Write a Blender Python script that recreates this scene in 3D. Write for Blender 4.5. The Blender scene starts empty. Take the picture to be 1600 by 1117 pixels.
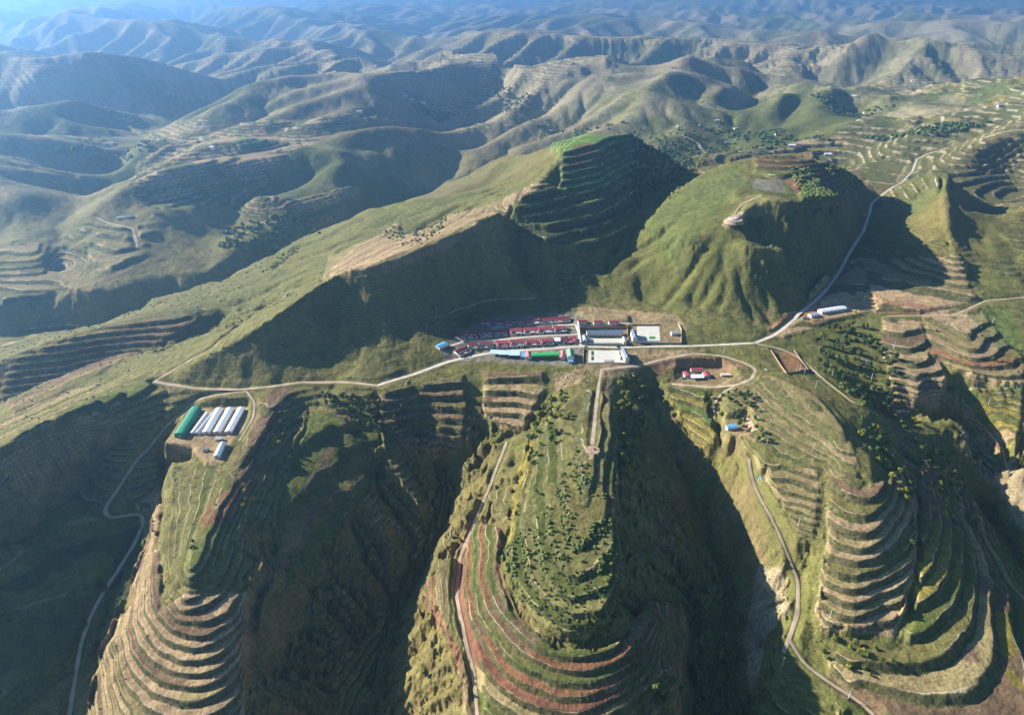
# Aerial view over terraced loess hills with a small red-roofed village.
import bpy, bmesh, math, random
import numpy as np
from mathutils import Vector, Matrix
from mathutils.bvhtree import BVHTree
random.seed(7)
rng = np.random.default_rng(7)
scene = bpy.context.scene

# ---------------- camera ----------------
CAMZ = 400.0
PITCH = math.radians(28.1)
FPX = 1081.0                      # focal length in photograph pixels (1600 wide)
cam_d = bpy.data.cameras.new('camera')
cam_d.sensor_width = 36.0
cam_d.lens = 36.0 * FPX / 1600.0
cam_d.clip_start = 1.0
cam_d.clip_end = 60000.0
cam = bpy.data.objects.new('camera', cam_d)
scene.collection.objects.link(cam)
cam.location = (0, 0, CAMZ)
cam.rotation_euler = (math.radians(90) - PITCH, 0, 0)
scene.camera = cam

# ---------------- sky and sun ----------------
SUN_EL = math.radians(24)
SUN_AZ = math.radians(-68)        # clockwise from +Y (the view direction)
world = bpy.data.worlds.new('World')
scene.world = world
world.use_nodes = True
wn = world.node_tree.nodes
wn.clear()
sky = wn.new('ShaderNodeTexSky')
sky.sky_type = 'NISHITA'
sky.sun_disc = False
sky.sun_elevation = SUN_EL
sky.sun_rotation = SUN_AZ
sky.altitude = 1300
sky.air_density = 1.0
sky.dust_density = 0.3
sky.ozone_density = 5.0
wbg = wn.new('ShaderNodeBackground')
wbg.inputs['Strength'].default_value = 0.055
wout = wn.new('ShaderNodeOutputWorld')
world.node_tree.links.new(sky.outputs[0], wbg.inputs[0])
world.node_tree.links.new(wbg.outputs[0], wout.inputs[0])
sun_d = bpy.data.lights.new('sun', 'SUN')
sun_d.energy = 5.0
sun_d.angle = math.radians(0.55)
sun_d.color = (1.0, 0.91, 0.77)
sun = bpy.data.objects.new('sun', sun_d)
scene.collection.objects.link(sun)
SUN_DIR = Vector((math.sin(SUN_AZ) * math.cos(SUN_EL), math.cos(SUN_AZ) * math.cos(SUN_EL), math.sin(SUN_EL)))
sun.rotation_euler = SUN_DIR.to_track_quat('Z', 'Y').to_euler()
scene.view_settings.view_transform = 'Standard'
scene.view_settings.look = 'None'
scene.view_settings.exposure = 1.4
scene.view_settings.gamma = 1.0
scene.view_settings.use_curve_mapping = False
scene.cycles.volume_bounces = 1
scene.cycles.max_bounces = 6
scene.cycles.diffuse_bounces = 1
scene.cycles.volume_step_rate = 4
# ================= terrain, all in world metres (village street at z = 0) =================
SP, CP = math.sin(PITCH), math.cos(PITCH)

def pz(px, py, z):
    """world point at height z seen at photograph pixel (px, py)"""
    u = (px - 800.0) / FPX; v = (558.5 - py) / FPX
    dz = -SP + v * CP; dy = CP + v * SP
    t = (z - CAMZ) / dz
    return (t * u, t * dy, z)

# ridge, valley, edge and floor lines: px py z ...
LINES = """
road: 240 595 4 300 606 3 400 606 1 480 600 0 540 598 0 590 602 0 640 585 0 700 563 0 800 563 0 900 568 0 960 572 0 1040 560 0 1110 548 0 1180 535 1 1230 510 4 1270 475 9 1310 430 16 1335 390 24 1355 350 33 1362 318 40 1390 293 42 1425 268 42 1432 248 40
vback: 700 495 6 760 476 9 850 468 10 920 464 10 990 476 8 1060 488 7 1110 515 4 1170 525 3
vmid: 700 520 3 800 500 5 900 492 5 1000 490 5 1070 500 5
c0: 240 595 4 190 618 9 150 635 13 80 668 14 0 712 12 -120 780 12 -250 850 8
tback: -100 600 -95 20 560 -75 90 530 -65 170 508 -60 240 500 -58 310 495 -60
tfront: -20 640 -98 60 606 -82 150 570 -73 230 540 -68 305 514 -65
vt: 340 515 -75 200 575 -95 80 620 -110 0 650 -120 -100 690 -130
v3: -150 560 -180 0 530 -175 90 515 -172 200 500 -168 260 485 -165 330 465 -160 400 420 -152 480 385 -145 560 340 -135 640 298 -122 700 258 -105 735 225 -90 775 190 -72 800 150 -60 790 120 -50
ke: 0 480 -128 60 455 -124 140 470 -120 190 462 -122 240 425 -120 330 425 -124 400 372 -106 480 340 -98 560 300 -82 640 258 -70 690 225 -60
flank: 230 468 -100 330 440 -85 400 405 -75 460 375 -65 520 345 -55 570 318 -45 650 292 -40 705 250 -35
c1: 245 592 5 300 572 16 360 540 32 440 490 52 500 445 68 540 425 75 590 418 78 680 385 85 750 350 92 800 325 100 840 290 114 868 252 134 900 224 144 940 213 143 990 212 140
c1b: 990 212 138 1018 221 122 1045 236 96 1080 255 50
e1: 890 240 138 880 290 110 864 330 88 852 370 66 848 410 42 850 450 20
e2: 940 225 139 938 300 95 932 345 70 915 400 44 905 450 18
e3: 990 218 132 992 258 100 985 300 74
spur1: 540 425 75 527 460 52 515 520 25 505 580 4
spur1b: 540 440 65 545 500 35 545 570 6
nook1: 480 500 40 470 560 12
face1: 700 400 70 720 440 35
gul1: 790 345 80 810 390 45 838 450 14
vh: 1100 243 15 1040 290 50 1000 325 60 980 370 48 950 430 26 922 460 12
hump: 790 300 85 700 305 40 640 312 28 590 322 12 530 350 -15 480 380 -35 430 410 -50
gulh: 705 338 45 670 362 18 610 366 8 560 385 5
bk: 905 222 145 830 228 85 770 240 45 720 268 10 690 290 -25
bkv: 850 245 90 790 262 40 730 292 0 690 315 -5
c2: 1190 300 122 1180 318 115 1145 342 101 1135 375 81 1140 430 49 1143 470 27 1146 508 8
c2l: 1145 345 99 1090 345 90 1040 345 78 1000 350 64
c2f: 1080 380 74 1060 430 40 1050 478 12
c2g: 1060 370 78 1025 420 38 1005 470 10
c2r: 1190 310 120 1240 318 119 1290 318 110 1325 318 88 1345 320 62
c2rr: 1140 380 79 1200 395 76 1260 400 56 1290 425 30
c2gu: 1170 350 97 1200 380 72
arc: 1000 350 64 1040 300 80 1100 262 104 1150 246 124 1220 243 131 1290 255 124 1335 272 96 1362 300 45
quar: 1150 300 118 1170 282 112 1220 282 112
vb: 800 205 -55 860 235 -42 1000 212 -38 1080 222 -32 1150 233 -26 1250 243 -15 1320 250 0 1400 258 30
h3: 1395 290 60 1440 268 85 1490 266 95 1480 300 92 1475 335 78 1495 380 52 1490 440 20
h3b: 1560 350 62 1600 330 75 1700 300 90
h3c: 1560 350 62 1545 400 40 1540 445 18
h3v: 1600 290 15 1560 310 25 1525 345 42
h3f: 1395 320 50 1400 360 42 1400 400 22 1370 420 15
h3k: 1432 248 42 1500 233 72 1560 216 92 1600 203 105 1720 180 120
tf: 1340 440 12 1420 430 16 1500 465 12 1600 462 15 1700 455 18
tf2: 1290 488 8 1350 483 8 1390 492 6 1450 493 8
tf3: 1500 490 9 1510 520 7 1515 545 3 1520 562 -2
tf3a: 1440 503 4 1452 540 -3 1488 577 -9 1530 592 -12 1600 606 -14
tf3b: 1560 515 3 1580 555 -5
tf4: 1400 505 6 1415 540 0 1430 580 -8 1440 612 -15 1450 640 -23
tf4a: 1466 562 -7 1478 602 -15
tf4b: 1378 560 -7 1392 612 -19
vr: 1330 560 -8 1370 620 -22 1400 655 -38 1450 670 -58 1500 695 -78 1540 770 -95 1580 850 -108 1640 940 -122 1700 1040 -132
rr: 1480 640 -28 1540 690 -38 1600 730 -45 1700 800 -60
rl: 1350 620 -8 1385 680 -22 1440 760 -38 1500 830 -55 1550 890 -70 1620 960 -85 1700 1050 -100
s3: 1200 585 -1 1250 612 0 1300 650 0 1328 695 -3 1345 750 -10 1350 800 -18 1347 860 -29 1342 920 -41 1335 980 -54 1325 1060 -70 1320 1117 -82 1310 1180 -96
s3m1: 1312 700 -4 1320 744 -10 1323 794 -18 1321 854 -29 1316 914 -41 1311 974 -54
s3m2: 1360 710 -5 1368 746 -10 1370 796 -18 1368 855 -29 1363 914 -41 1356 974 -54
s3w: 1290 720 -11 1285 850 -30 1270 960 -56 1280 1040 -72 1330 1117 -84
s3r: 1378 725 -10 1388 790 -20 1388 850 -31 1382 915 -43 1370 975 -56
path: 1130 640 -14 1180 760 -20 1220 850 -38 1245 930 -54 1230 990 -66 1290 1050 -76
cw: 1120 690 -30 1150 750 -38 1180 820 -48 1190 900 -64 1180 1000 -82 1165 1117 -98
v2: 1020 610 -18 1040 640 -26 1070 700 -46 1100 780 -70 1130 860 -92 1140 930 -106 1130 1010 -118 1120 1117 -128 1110 1200 -136
s2: 935 590 0 928 700 0 915 800 -3 902 870 -6 892 935 -12 890 975 -17
s2l: 885 640 -3 878 720 -5 866 790 -7 856 850 -9 858 900 -11 866 940 -14
s2r: 958 780 -6 957 860 -8 950 925 -12 935 975 -17
s2e: 960 620 -4 968 700 -8 975 790 -12
s2k1: 845 650 -9 820 720 -15 795 830 -18 785 890 -19 815 960 -21 870 1005 -23 920 1012 -24 965 988 -24 992 930 -23 1002 870 -22
s2k2: 800 715 -22 765 780 -27 745 850 -30 752 930 -30 792 1000 -30 850 1044 -31 920 1054 -31 988 1034 -32 1035 960 -33
s2k3: 735 800 -38 715 850 -41 713 950 -42 745 1040 -42 800 1095 -42 870 1120 -42 960 1110 -43 1055 1050 -46
s2k4: 690 940 -52 680 1010 -54 715 1117 -56 740 1200 -58
s2k5: 760 1160 -52 880 1200 -54 1000 1190 -58
rimw: 770 690 -28 735 760 -38 700 800 -46 672 870 -58 640 960 -70 620 1040 -80 585 1117 -94
v1: 660 690 -46 700 720 -58 695 800 -78 655 870 -92 612 950 -108 590 1030 -120 570 1117 -132 555 1200 -138
b1: 600 615 -2 720 590 -2 860 595 -4
b2: 600 660 -22 640 700 -40 730 640 -18 740 700 -38 850 640 -14
s1: 450 605 0 428 640 -3 400 690 -6 372 740 -8 342 790 -9 315 850 -10 300 880 -8 293 910 -14 290 950 -22
s1k1: 262 720 -20 262 790 -22 250 860 -25 245 930 -28 270 975 -29 330 992 -30 385 955 -31 430 880 -34
s1k2: 232 870 -37 208 950 -40 222 1015 -41 290 1048 -42 350 1045 -42 390 1005 -43 440 930 -48
s1k3: 165 1010 -60 190 1090 -56 280 1110 -53 350 1110 -53 400 1070 -56
s1k4: 200 1180 -62 300 1190 -62 380 1180 -64
s1e: 470 640 -12 450 740 -28
s1ee: 600 720 -44 560 820 -60 480 950 -76 430 1060 -88
v0: 285 725 -38 262 750 -47 232 800 -55 200 880 -68 165 960 -80 145 1040 -90 125 1117 -100 110 1200 -108
c0s: 0 860 -60 60 800 -52 150 720 -40
c0t: -80 1010 -84 30 1040 -86
k1: -100 235 20 0 222 20 80 208 30 200 205 30 400 200 40 540 183 40 600 190 20 690 205 -20 725 222 -60
k1a: 400 200 40 340 240 8 270 275 -18 215 310 -48 155 345 -85
k1b: 10 245 0 25 300 -50 40 350 -85 45 385 -108
k1v: 190 240 -40 130 330 -105 105 390 -122 90 440 -138
k1v2: 440 290 -70 370 330 -95 330 390 -118 320 430 -128
k1c: 540 205 30 530 240 0 540 270 -45
k1d: 400 310 -60 460 330 -75 500 345 -95
k1e: 220 360 -92 180 400 -105 150 450 -112
k1f: -50 390 -105 0 385 -108 70 400 -112 80 440 -120
k2: 240 165 40 300 150 60 390 160 60 430 135 90 480 112 100 600 115 90
k2s: 90 200 10 100 170 50 120 150 60
k3: 0 150 40 120 108 110 200 108 95 270 95 105 330 88 120 440 85 110
k3v: 0 190 -30 200 170 -30 330 135 -20 560 150 -30 620 165 -50
m1: 595 90 50 640 80 55 700 85 55 760 108 45 790 135 10 805 165 -35
m1s: 700 85 55 695 130 15 700 165 -20 725 188 -55
m2: 835 178 -40 880 150 10 950 115 80 1000 100 110
m2b: 885 196 -40 960 150 20 1030 112 90 1065 100 120
m2c: 960 198 -32 1015 160 30 1062 115 100
m3: 1065 105 120 1092 78 155 1150 70 165 1190 78 150 1235 105 90 1262 130 20
m3v: 1110 122 10 1180 130 0 1250 136 -10
m4: 1130 124 78 1190 118 95 1265 132 88 1310 146 62
m4v1: 1192 142 34 1160 170 -5 1135 200 -30
m4v2: 1264 152 44 1235 180 0 1210 212 -24
m4a: 1150 126 82 1128 158 30 1105 190 -22
m4b: 1258 136 84 1222 168 36 1180 200 -22
m4c: 1305 148 62 1275 178 25 1245 205 -15
m5: 1250 110 40 1330 77 130 1400 80 110 1450 86 115 1530 110 70 1600 118 60 1720 125 60
m5v: 1260 140 0 1380 130 10 1480 135 20
m6: 1375 152 78 1430 142 88 1500 132 96 1560 146 94 1640 150 100
m6b: 1330 180 10 1380 200 5 1460 212 15 1530 205 30
"""

# ---- solve grid: azimuth x ln(range), where Laplace's equation keeps its form ----
AMAX = math.radians(56.0)
R0, R1 = 150.0, 27000.0
L0, L1 = math.log(R0), math.log(R1)
NAc, NRc = 416, 832
ac = np.linspace(-AMAX, AMAX, NAc); lc = np.linspace(L0, L1, NRc)

def parse_lines(txt):
    out = {}
    for row in txt.strip().splitlines():
        n, v = row.split(':')
        v = [float(q) for q in v.split()]
        P = [(v[k], v[k + 1], v[k + 2]) for k in range(0, len(v), 3)]
        for _ in range(2):               # corner cutting keeps the ends
            if len(P) < 3: break
            Q = [P[0]]
            for a, b in zip(P[:-1], P[1:]):
                Q += [tuple(.75 * p + .25 * q for p, q in zip(a, b)), tuple(.25 * p + .75 * q for p, q in zip(a, b))]
            Q.append(P[-1]); P = Q
        out[n] = [pz(*p) for p in P]
    return out
CL = parse_lines(LINES)

def sample_lines(step=4.0):
    P = []
    for pts in CL.values():
        for a, b in zip(pts[:-1], pts[1:]):
            a = np.array(a); b = np.array(b)
            r = math.hypot(a[0], a[1])
            n = max(2, int(np.hypot(*(b - a)[:2]) / (step * max(1, r / 900))))
            t = np.linspace(0, 1, n)[:, None]
            P.append(a + (b - a) * t)
    return np.concatenate(P)
CP3 = sample_lines()
FAR0 = math.log(4300.0)                   # beyond: a level base of its own
cpa = np.arctan2(CP3[:, 0], CP3[:, 1]); cpl = np.log(np.hypot(CP3[:, 0], CP3[:, 1]))

def solve(values, na, nr, init, iters):
    """membrane through the control points on an na x nr grid; values: z at points"""
    ia = np.clip(np.rint((cpa + AMAX) / (2 * AMAX) * (na - 1)).astype(int), 0, na - 1)
    il = np.clip(np.rint((cpl - L0) / (L1 - L0) * (nr - 1)).astype(int), 0, nr - 1)
    ok = (np.abs(cpa) < AMAX) & (cpl > L0)
    s = np.zeros((nr, na)); c = np.zeros((nr, na))
    np.add.at(s, (il[ok], ia[ok]), values[ok]); np.add.at(c, (il[ok], ia[ok]), 1)
    fix = c > 0
    fv = np.where(fix, s / np.maximum(c, 1), 0)
    far = np.linspace(L0, L1, nr) > FAR0
    fv[far] = values.mean() * 0 + FARV; fix[far] = True
    z = np.where(fix, fv, init)
    wa = 1 / (2 * AMAX / (na - 1)) ** 2; wl = 1 / ((L1 - L0) / (nr - 1)) ** 2
    k = 0.5 / (wa + wl)
    free = ~fix
    om = 1.0
    par = (np.add.outer(np.arange(nr), np.arange(na)) % 2).astype(bool)
    f0 = free & par; f1 = free & ~par
    om = 1.85
    for it in range(iters):
        for m in (f0, f1):
            p = np.pad(z, 1, mode='edge')
            n = k * (wl * (p[:-2, 1:-1] + p[2:, 1:-1]) + wa * (p[1:-1, :-2] + p[1:-1, 2:]))
            z = np.where(m, z + om * (n - z), z)
    return z

def resize(z, nr, na):
    y = np.linspace(0, z.shape[0] - 1, nr); x = np.linspace(0, z.shape[1] - 1, na)
    y0 = np.minimum(y.astype(int), z.shape[0] - 2); x0 = np.minimum(x.astype(int), z.shape[1] - 2)
    fy = (y - y0)[:, None]; fx = (x - x0)[None]
    r = z[y0] * (1 - fy) + z[y0 + 1] * fy
    return r[:, x0] * (1 - fx) + r[:, x0 + 1] * fx

def blur(z, sig):
    k = int(math.ceil(sig * 3)); w = np.exp(-0.5 * (np.arange(-k, k + 1) / sig) ** 2); w /= w.sum()
    p = np.pad(z, ((k, k), (0, 0)), mode='edge'); z = sum(w[i] * p[i:i + z.shape[0]] for i in range(2 * k + 1))
    p = np.pad(z, ((0, 0), (k, k)), mode='edge'); return sum(w[i] * p[:, i:i + z.shape[1]] for i in range(2 * k + 1))

def solve_full(values):
    z = np.zeros((13, 7)) + values.mean()
    for d, its in ((32, 120), (16, 80), (8, 70), (4, 60), (2, 50), (1, 40)):
        na, nr = NAc // d, NRc // d
        z = solve(values, na, nr, resize(z, nr, na), its)
    return z

def bil(Z, a, l):
    """bilinear lookup in the solve grid by azimuth / ln range"""
    x = np.clip((a + AMAX) / (2 * AMAX) * (NAc - 1), 0, NAc - 1.001); y = np.clip((l - L0) / (L1 - L0) * (NRc - 1), 0, NRc - 1.001)
    x0 = x.astype(int); y0 = y.astype(int); fx = x - x0; fy = y - y0
    return (Z[y0, x0] * (1 - fx) + Z[y0, x0 + 1] * fx) * (1 - fy) + (Z[y0 + 1, x0] * (1 - fx) + Z[y0 + 1, x0 + 1] * fx) * fy

FARV = 20.0
Zc = blur(solve_full(CP3[:, 2]), 1.3)
FARV = 0.0
res = CP3[:, 2] - bil(Zc, cpa, cpl)
Zc = Zc + blur(solve_full(res), 1.0)

# ---- a periodic tile of water-cut hills (stream power erosion + soil creep) ----
def noise_fft(n, beta, seed):
    g = np.random.default_rng(seed)
    f = np.fft.fftfreq(n)
    kk = np.hypot(*np.meshgrid(f, f)); kk[0, 0] = 1
    z = np.real(np.fft.ifft2(np.fft.fft2(g.standard_normal((n, n))) * kk ** -beta))
    return z / z.std()

def erode(z, base, dx, steps, U, K, D, dt, periodic=True):
    """implicit stream power erosion with soil creep on a grid; base cells stay"""
    ny, nx = z.shape
    z0 = z.ravel().copy(); z = z0.copy(); base = base.ravel()
    idx = np.arange(ny * nx).reshape(ny, nx)
    nb = []; ds = []
    for dy in (-1, 0, 1):
        for dxx in (-1, 0, 1):
            if dy or dxx:
                nb.append(np.roll(np.roll(idx, -dy, 0), -dxx, 1).ravel()); ds.append(dx * math.hypot(dy, dxx))
    nb = np.array(nb); ds = np.array(ds)[:, None]
    me = np.arange(ny * nx)
    for s in range(steps):
        sl = (z[None] - z[nb]) / ds
        b = sl.argmax(0); rec = np.where((sl[b, me] > 0) & ~base, nb[b, me], me)
        dist = ds[b, 0]
        depth = np.zeros(ny * nx, int); p = rec.copy(); depth[p != me] = 1
        while True:
            q = p[p]
            if (q == p).all(): break
            depth = depth + depth[p]; p = q
        order = np.argsort(depth, kind='stable'); cuts = np.searchsorted(depth[order], np.arange(depth.max() + 2))
        A = np.full(ny * nx, dx * dx)
        for d in range(depth.max(), 0, -1):
            ii = order[cuts[d]:cuts[d + 1]]; np.add.at(A, rec[ii], A[ii])
        z = np.where(base, z0, z + U * dt)
        fct = K * dt * np.sqrt(A) / dist
        for d in range(1, depth.max() + 1):
            ii = order[cuts[d]:cuts[d + 1]]
            z[ii] = (z[ii] + fct[ii] * z[rec[ii]]) / (1 + fct[ii])
        Z = z.reshape(ny, nx)
        lap = np.roll(Z, 1, 0) + np.roll(Z, -1, 0) + np.roll(Z, 1, 1) + np.roll(Z, -1, 1) - 4 * Z
        z = np.where(base, z0, (Z + min(0.24, D * dt / dx / dx) * lap).ravel())
    return z.reshape(ny, nx), A.reshape(ny, nx)

TN, TDX = 320, 17.0
def make_tile():
    n = TN
    yy, xx = np.mgrid[0:n, 0:n]
    base = np.zeros((n, n), bool)
    for off, amp, ph in ((0.15, 0.06, 1.0), (0.48, 0.05, 2.3), (0.8, 0.07, 4.1)):
        line = (off + amp * np.sin(2 * np.pi * xx / n + ph) + 0.03 * np.sin(6 * np.pi * xx / n + ph * 2)) * n
        base |= np.abs(yy - line) < 0.8
    z = noise_fft(n, 1.6, 3) * 5 + 12; z[base] = 0
    z, A = erode(z, base, TDX, 160, 1.0, 0.026, 14.0, 3.0)
    for _ in range(1):
        z = (z * 2 + np.roll(z, 1, 0) + np.roll(z, -1, 0) + np.roll(z, 1, 1) + np.roll(z, -1, 1)) / 6
    return z - z.mean()
TILE = make_tile()

def tlook(T, x, y, dx):
    n = T.shape[0]
    x = x / dx % n; y = y / dx % n
    x0 = x.astype(int) % n; y0 = y.astype(int) % n; fx = x - np.floor(x); fy = y - np.floor(y)
    fx = fx * fx * (3 - 2 * fx); fy = fy * fy * (3 - 2 * fy)
    x1 = (x0 + 1) % n; y1 = (y0 + 1) % n
    return (T[y0, x0] * (1 - fx) + T[y0, x1] * fx) * (1 - fy) + (T[y1, x0] * (1 - fx) + T[y1, x1] * fx) * fy
NOI = noise_fft(512, 1.5, 11)            # soft fractal noise
NOS = noise_fft(256, 3.2, 13)            # very smooth
NOF = noise_fft(512, 1.0, 12)            # rougher
def sstep(a, b, x):
    t = np.clip((x - a) / (b - a), 0, 1); return t * t * (3 - 2 * t)

def bic(Z, a, l):
    """Catmull-Rom lookup in the solve grid"""
    x = np.clip((a + AMAX) / (2 * AMAX) * (NAc - 1), 1, NAc - 3.001); y = np.clip((l - L0) / (L1 - L0) * (NRc - 1), 1, NRc - 3.001)
    x0 = x.astype(int); y0 = y.astype(int); fx = x - x0; fy = y - y0
    def w(t): return (-.5 * t + t * t - .5 * t ** 3, 1 - 2.5 * t * t + 1.5 * t ** 3, .5 * t + 2 * t * t - 1.5 * t ** 3, -.5 * t * t + .5 * t ** 3)
    wx = w(fx); wy = w(fy); out = 0
    for j in range(4):
        out = out + wy[j] * sum(wx[i] * Z[y0 + j - 1, x0 + i - 1] for i in range(4))
    return out

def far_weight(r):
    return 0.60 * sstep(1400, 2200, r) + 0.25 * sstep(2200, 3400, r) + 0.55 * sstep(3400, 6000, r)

def base_height(x, y):
    r = np.hypot(x, y); a = np.arctan2(x, y)
    z = bic(Zc, a, np.log(np.maximum(r, R0)))
    # gentle warp keeps the tile's rivers from lining up
    wx = 300 * tlook(NOS, x, y, 30.0); wy = 300 * tlook(NOS, x + 3000, y + 900, 30.0)
    c, s = math.cos(0.9), math.sin(0.9)
    X = x * c - y * s + wx; Y = x * s + y * c + wy
    hills = tlook(TILE, X, Y, TDX) * (0.46 + .2 * sstep(2200, 4200, r))
    amp = 1.0 + 0.25 * np.clip(tlook(NOI, x + 500, y + 7000, 60.0), -1.5, 2) 
    return z + far_weight(r) * hills * amp

# ---- rain-cut gullies, from the same erosion run on the real relief (a near and a middle grid) ----
def carve(x0, y0, dx, nx, ny, n1, n2, steps, K, D, lo, hi, fade):
    gx = x0 + np.arange(nx) * dx; gy = y0 + np.arange(ny) * dx
    X, Y = np.meshgrid(gx, gy)
    B = base_height(X, Y)
    G = B + n1 * tlook(NOI, X, Y, dx * 1.3) + n2 * tlook(NOF, X, Y, dx * 1.1)
    b = np.zeros((ny, nx), bool); b[0] = b[-1] = True; b[:, 0] = b[:, -1] = True
    E, A = erode(G, b, dx, steps, 0.0, K, D, 3.0)
    d = np.clip(E - B, lo, hi)
    e = np.minimum(np.minimum(X - gx[0], gx[-1] - X), np.minimum(Y - gy[0], gy[-1] - Y))
    return d * sstep(0, fade, e), (x0, y0, dx)
GNEAR = carve(-1250.0, 130.0, 5.5, 460, 400, 3.4, 2.0, 16, 0.019, 0.8, -22, 3, 220)
GMID = carve(-3600.0, 1100.0, 14.0, 520, 300, 9.0, 4.0, 12, 0.013, 4.0, -60, 12, 500)
def glook(GG, x, y):
    G, (x0g, y0g, dx) = GG
    X = (x - x0g) / dx; Y = (y - y0g) / dx
    ok = (X > 0) & (X < G.shape[1] - 1.001) & (Y > 0) & (Y < G.shape[0] - 1.001)
    X = np.clip(X, 0, G.shape[1] - 1.001); Y = np.clip(Y, 0, G.shape[0] - 1.001)
    x0 = X.astype(int); y0 = Y.astype(int); fx = X - x0; fy = Y - y0
    return np.where(ok, (G[y0, x0] * (1 - fx) + G[y0, x0 + 1] * fx) * (1 - fy) + (G[y0 + 1, x0] * (1 - fx) + G[y0 + 1, x0 + 1] * fx) * fy, 0)

# ---- final vertex grid ----
NA, NR = 1040, 1240
va = np.linspace(-AMAX, AMAX, NA)
def radial():
    r = [R0 + 15]
    while r[-1] < R1 * 0.97:
        x = r[-1]
        st = 0.0030 if x < 1500 else 0.0030 + 0.0018 * min(1, (x - 1500) / 1500)
        if x < 330: st = 0.0060
        r.append(x * (1 + st))
    return np.array(r)
vr = radial(); NR = len(vr)
VA, VR = np.meshgrid(va, vr)
VX = VR * np.sin(VA); VY = VR * np.cos(VA)
BZ = base_height(VX, VY)
wn_ = 1 - sstep(1250, 1700, VR)
GSB = np.hypot(np.gradient(BZ, axis=0) / np.gradient(VR, axis=0), np.gradient(BZ, axis=1) / (VR * (va[1] - va[0])))
GD = glook(GNEAR, VX, VY) * wn_ * (.25 + .75 * sstep(.25, .5, GSB)) + glook(GMID, VX, VY) * (1 - wn_)

def hit(px, py, Z=None):
    """first terrain point on the sight line through a photograph pixel"""
    Z = SURF if Z is None else Z
    u = (px - 800.0) / FPX; v = (558.5 - py) / FPX
    dz = -SP + v * CP; dy = CP + v * SP
    a = math.atan2(u, dy); t = dz / math.hypot(u, dy)
    j = int(round((a + AMAX) / (2 * AMAX) * (NA - 1))); j = min(max(j, 0), NA - 1)
    col = CAMZ + t * vr                      # height of the sight line
    below = np.nonzero(Z[:, j] >= col)[0]
    below = below[below > 0]
    if len(below) == 0: r = vr[-1] * 0.9
    else:
        i = below[0]; d0 = col[i - 1] - Z[i - 1, j]; d1 = Z[i, j] - col[i]
        r = vr[i - 1] + (vr[i] - vr[i - 1]) * d0 / max(1e-6, d0 + d1)
    return (r * math.sin(a), r * math.cos(a))
def hits(flat): return [hit(flat[k], flat[k + 1]) for k in range(0, len(flat), 2)]

def box_idx(pts, pad):
    p = np.array(pts); r = np.hypot(p[:, 0], p[:, 1]); a = np.arctan2(p[:, 0], p[:, 1])
    pa = pad / max(60, r.min())
    i0 = np.searchsorted(vr, r.min() * 0.985 - pad); i1 = np.searchsorted(vr, r.max() * 1.01 + pad) + 1
    j0 = np.searchsorted(va, a.min() - pa); j1 = np.searchsorted(va, a.max() + pa) + 1
    return slice(max(0, i0 - 2), i1 + 2), slice(max(0, j0 - 1), j1 + 1)

def poly_sd(pts, X, Y):
    """signed distance to a polygon, positive inside"""
    d = np.full(X.shape, 1e9); ins = np.zeros(X.shape, bool); n = len(pts)
    for k in range(n):
        x0, y0 = pts[k]; x1, y1 = pts[(k + 1) % n]
        ex, ey = x1 - x0, y1 - y0; L = max(1e-9, ex * ex + ey * ey)
        t = np.clip(((X - x0) * ex + (Y - y0) * ey) / L, 0, 1)
        d = np.minimum(d, np.hypot(X - x0 - t * ex, Y - y0 - t * ey))
        c = (y0 > Y) != (y1 > Y)
        ins ^= c & (X < (x1 - x0) * (Y - y0) / ((y1 - y0) if y1 != y0 else 1e-9) + x0)
    return np.where(ins, d, -d)
def line_d(pts, X, Y):
    d = np.full(X.shape, 1e9); zz = np.zeros(X.shape)
    for k in range(len(pts) - 1):
        x0, y0, z0 = pts[k]; x1, y1, z1 = pts[k + 1]
        ex, ey = x1 - x0, y1 - y0; L = max(1e-9, ex * ex + ey * ey)
        t = np.clip(((X - x0) * ex + (Y - y0) * ey) / L, 0, 1)
        q = np.hypot(X - x0 - t * ex, Y - y0 - t * ey); m = q < d
        d = np.where(m, q, d); zz = np.where(m, z0 + t * (z1 - z0), zz)
    return d, zz
SURF = BZ + GD

# ---- colours (albedo) ----
C = dict(grass=(.104, .124, .032), dry=(.200, .185, .065), dark=(.05, .068, .028), tan=(.38, .27, .155), pale=(.43, .34, .235),
         brown=(.185, .118, .075), red=(.19, .082, .055), rust=(.26, .12, .065), yellow=(.25, .205, .045), green=(.10, .15, .042), lime=(.14, .24, .045),
         stub=(.28, .22, .105), olive=(.145, .130, .045), grey=(.22, .20, .175), cliff=(.27, .155, .10), concrete=(.42, .40, .37))
PAL = {k: [C[q] for q in v.split()] for k, v in dict(
    orchard='grass dry olive dry', redmix='rust brown olive grass red olive stub rust', tanmix='tan tan stub tan brown tan', bowl='brown olive olive brown stub olive',
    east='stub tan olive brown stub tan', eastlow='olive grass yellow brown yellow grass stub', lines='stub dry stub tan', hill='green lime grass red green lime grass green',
    darkg='grass green dark grass', arc='red grass brown green red brown', tridge='olive stub grass brown grass olive', c0='dry olive tan grass olive stub',
    far='stub olive grass tan yellow grass', right='tan stub tan rust stub', rgreen='green olive yellow grass tan', shade='grass dark grass olive').items()}
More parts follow.
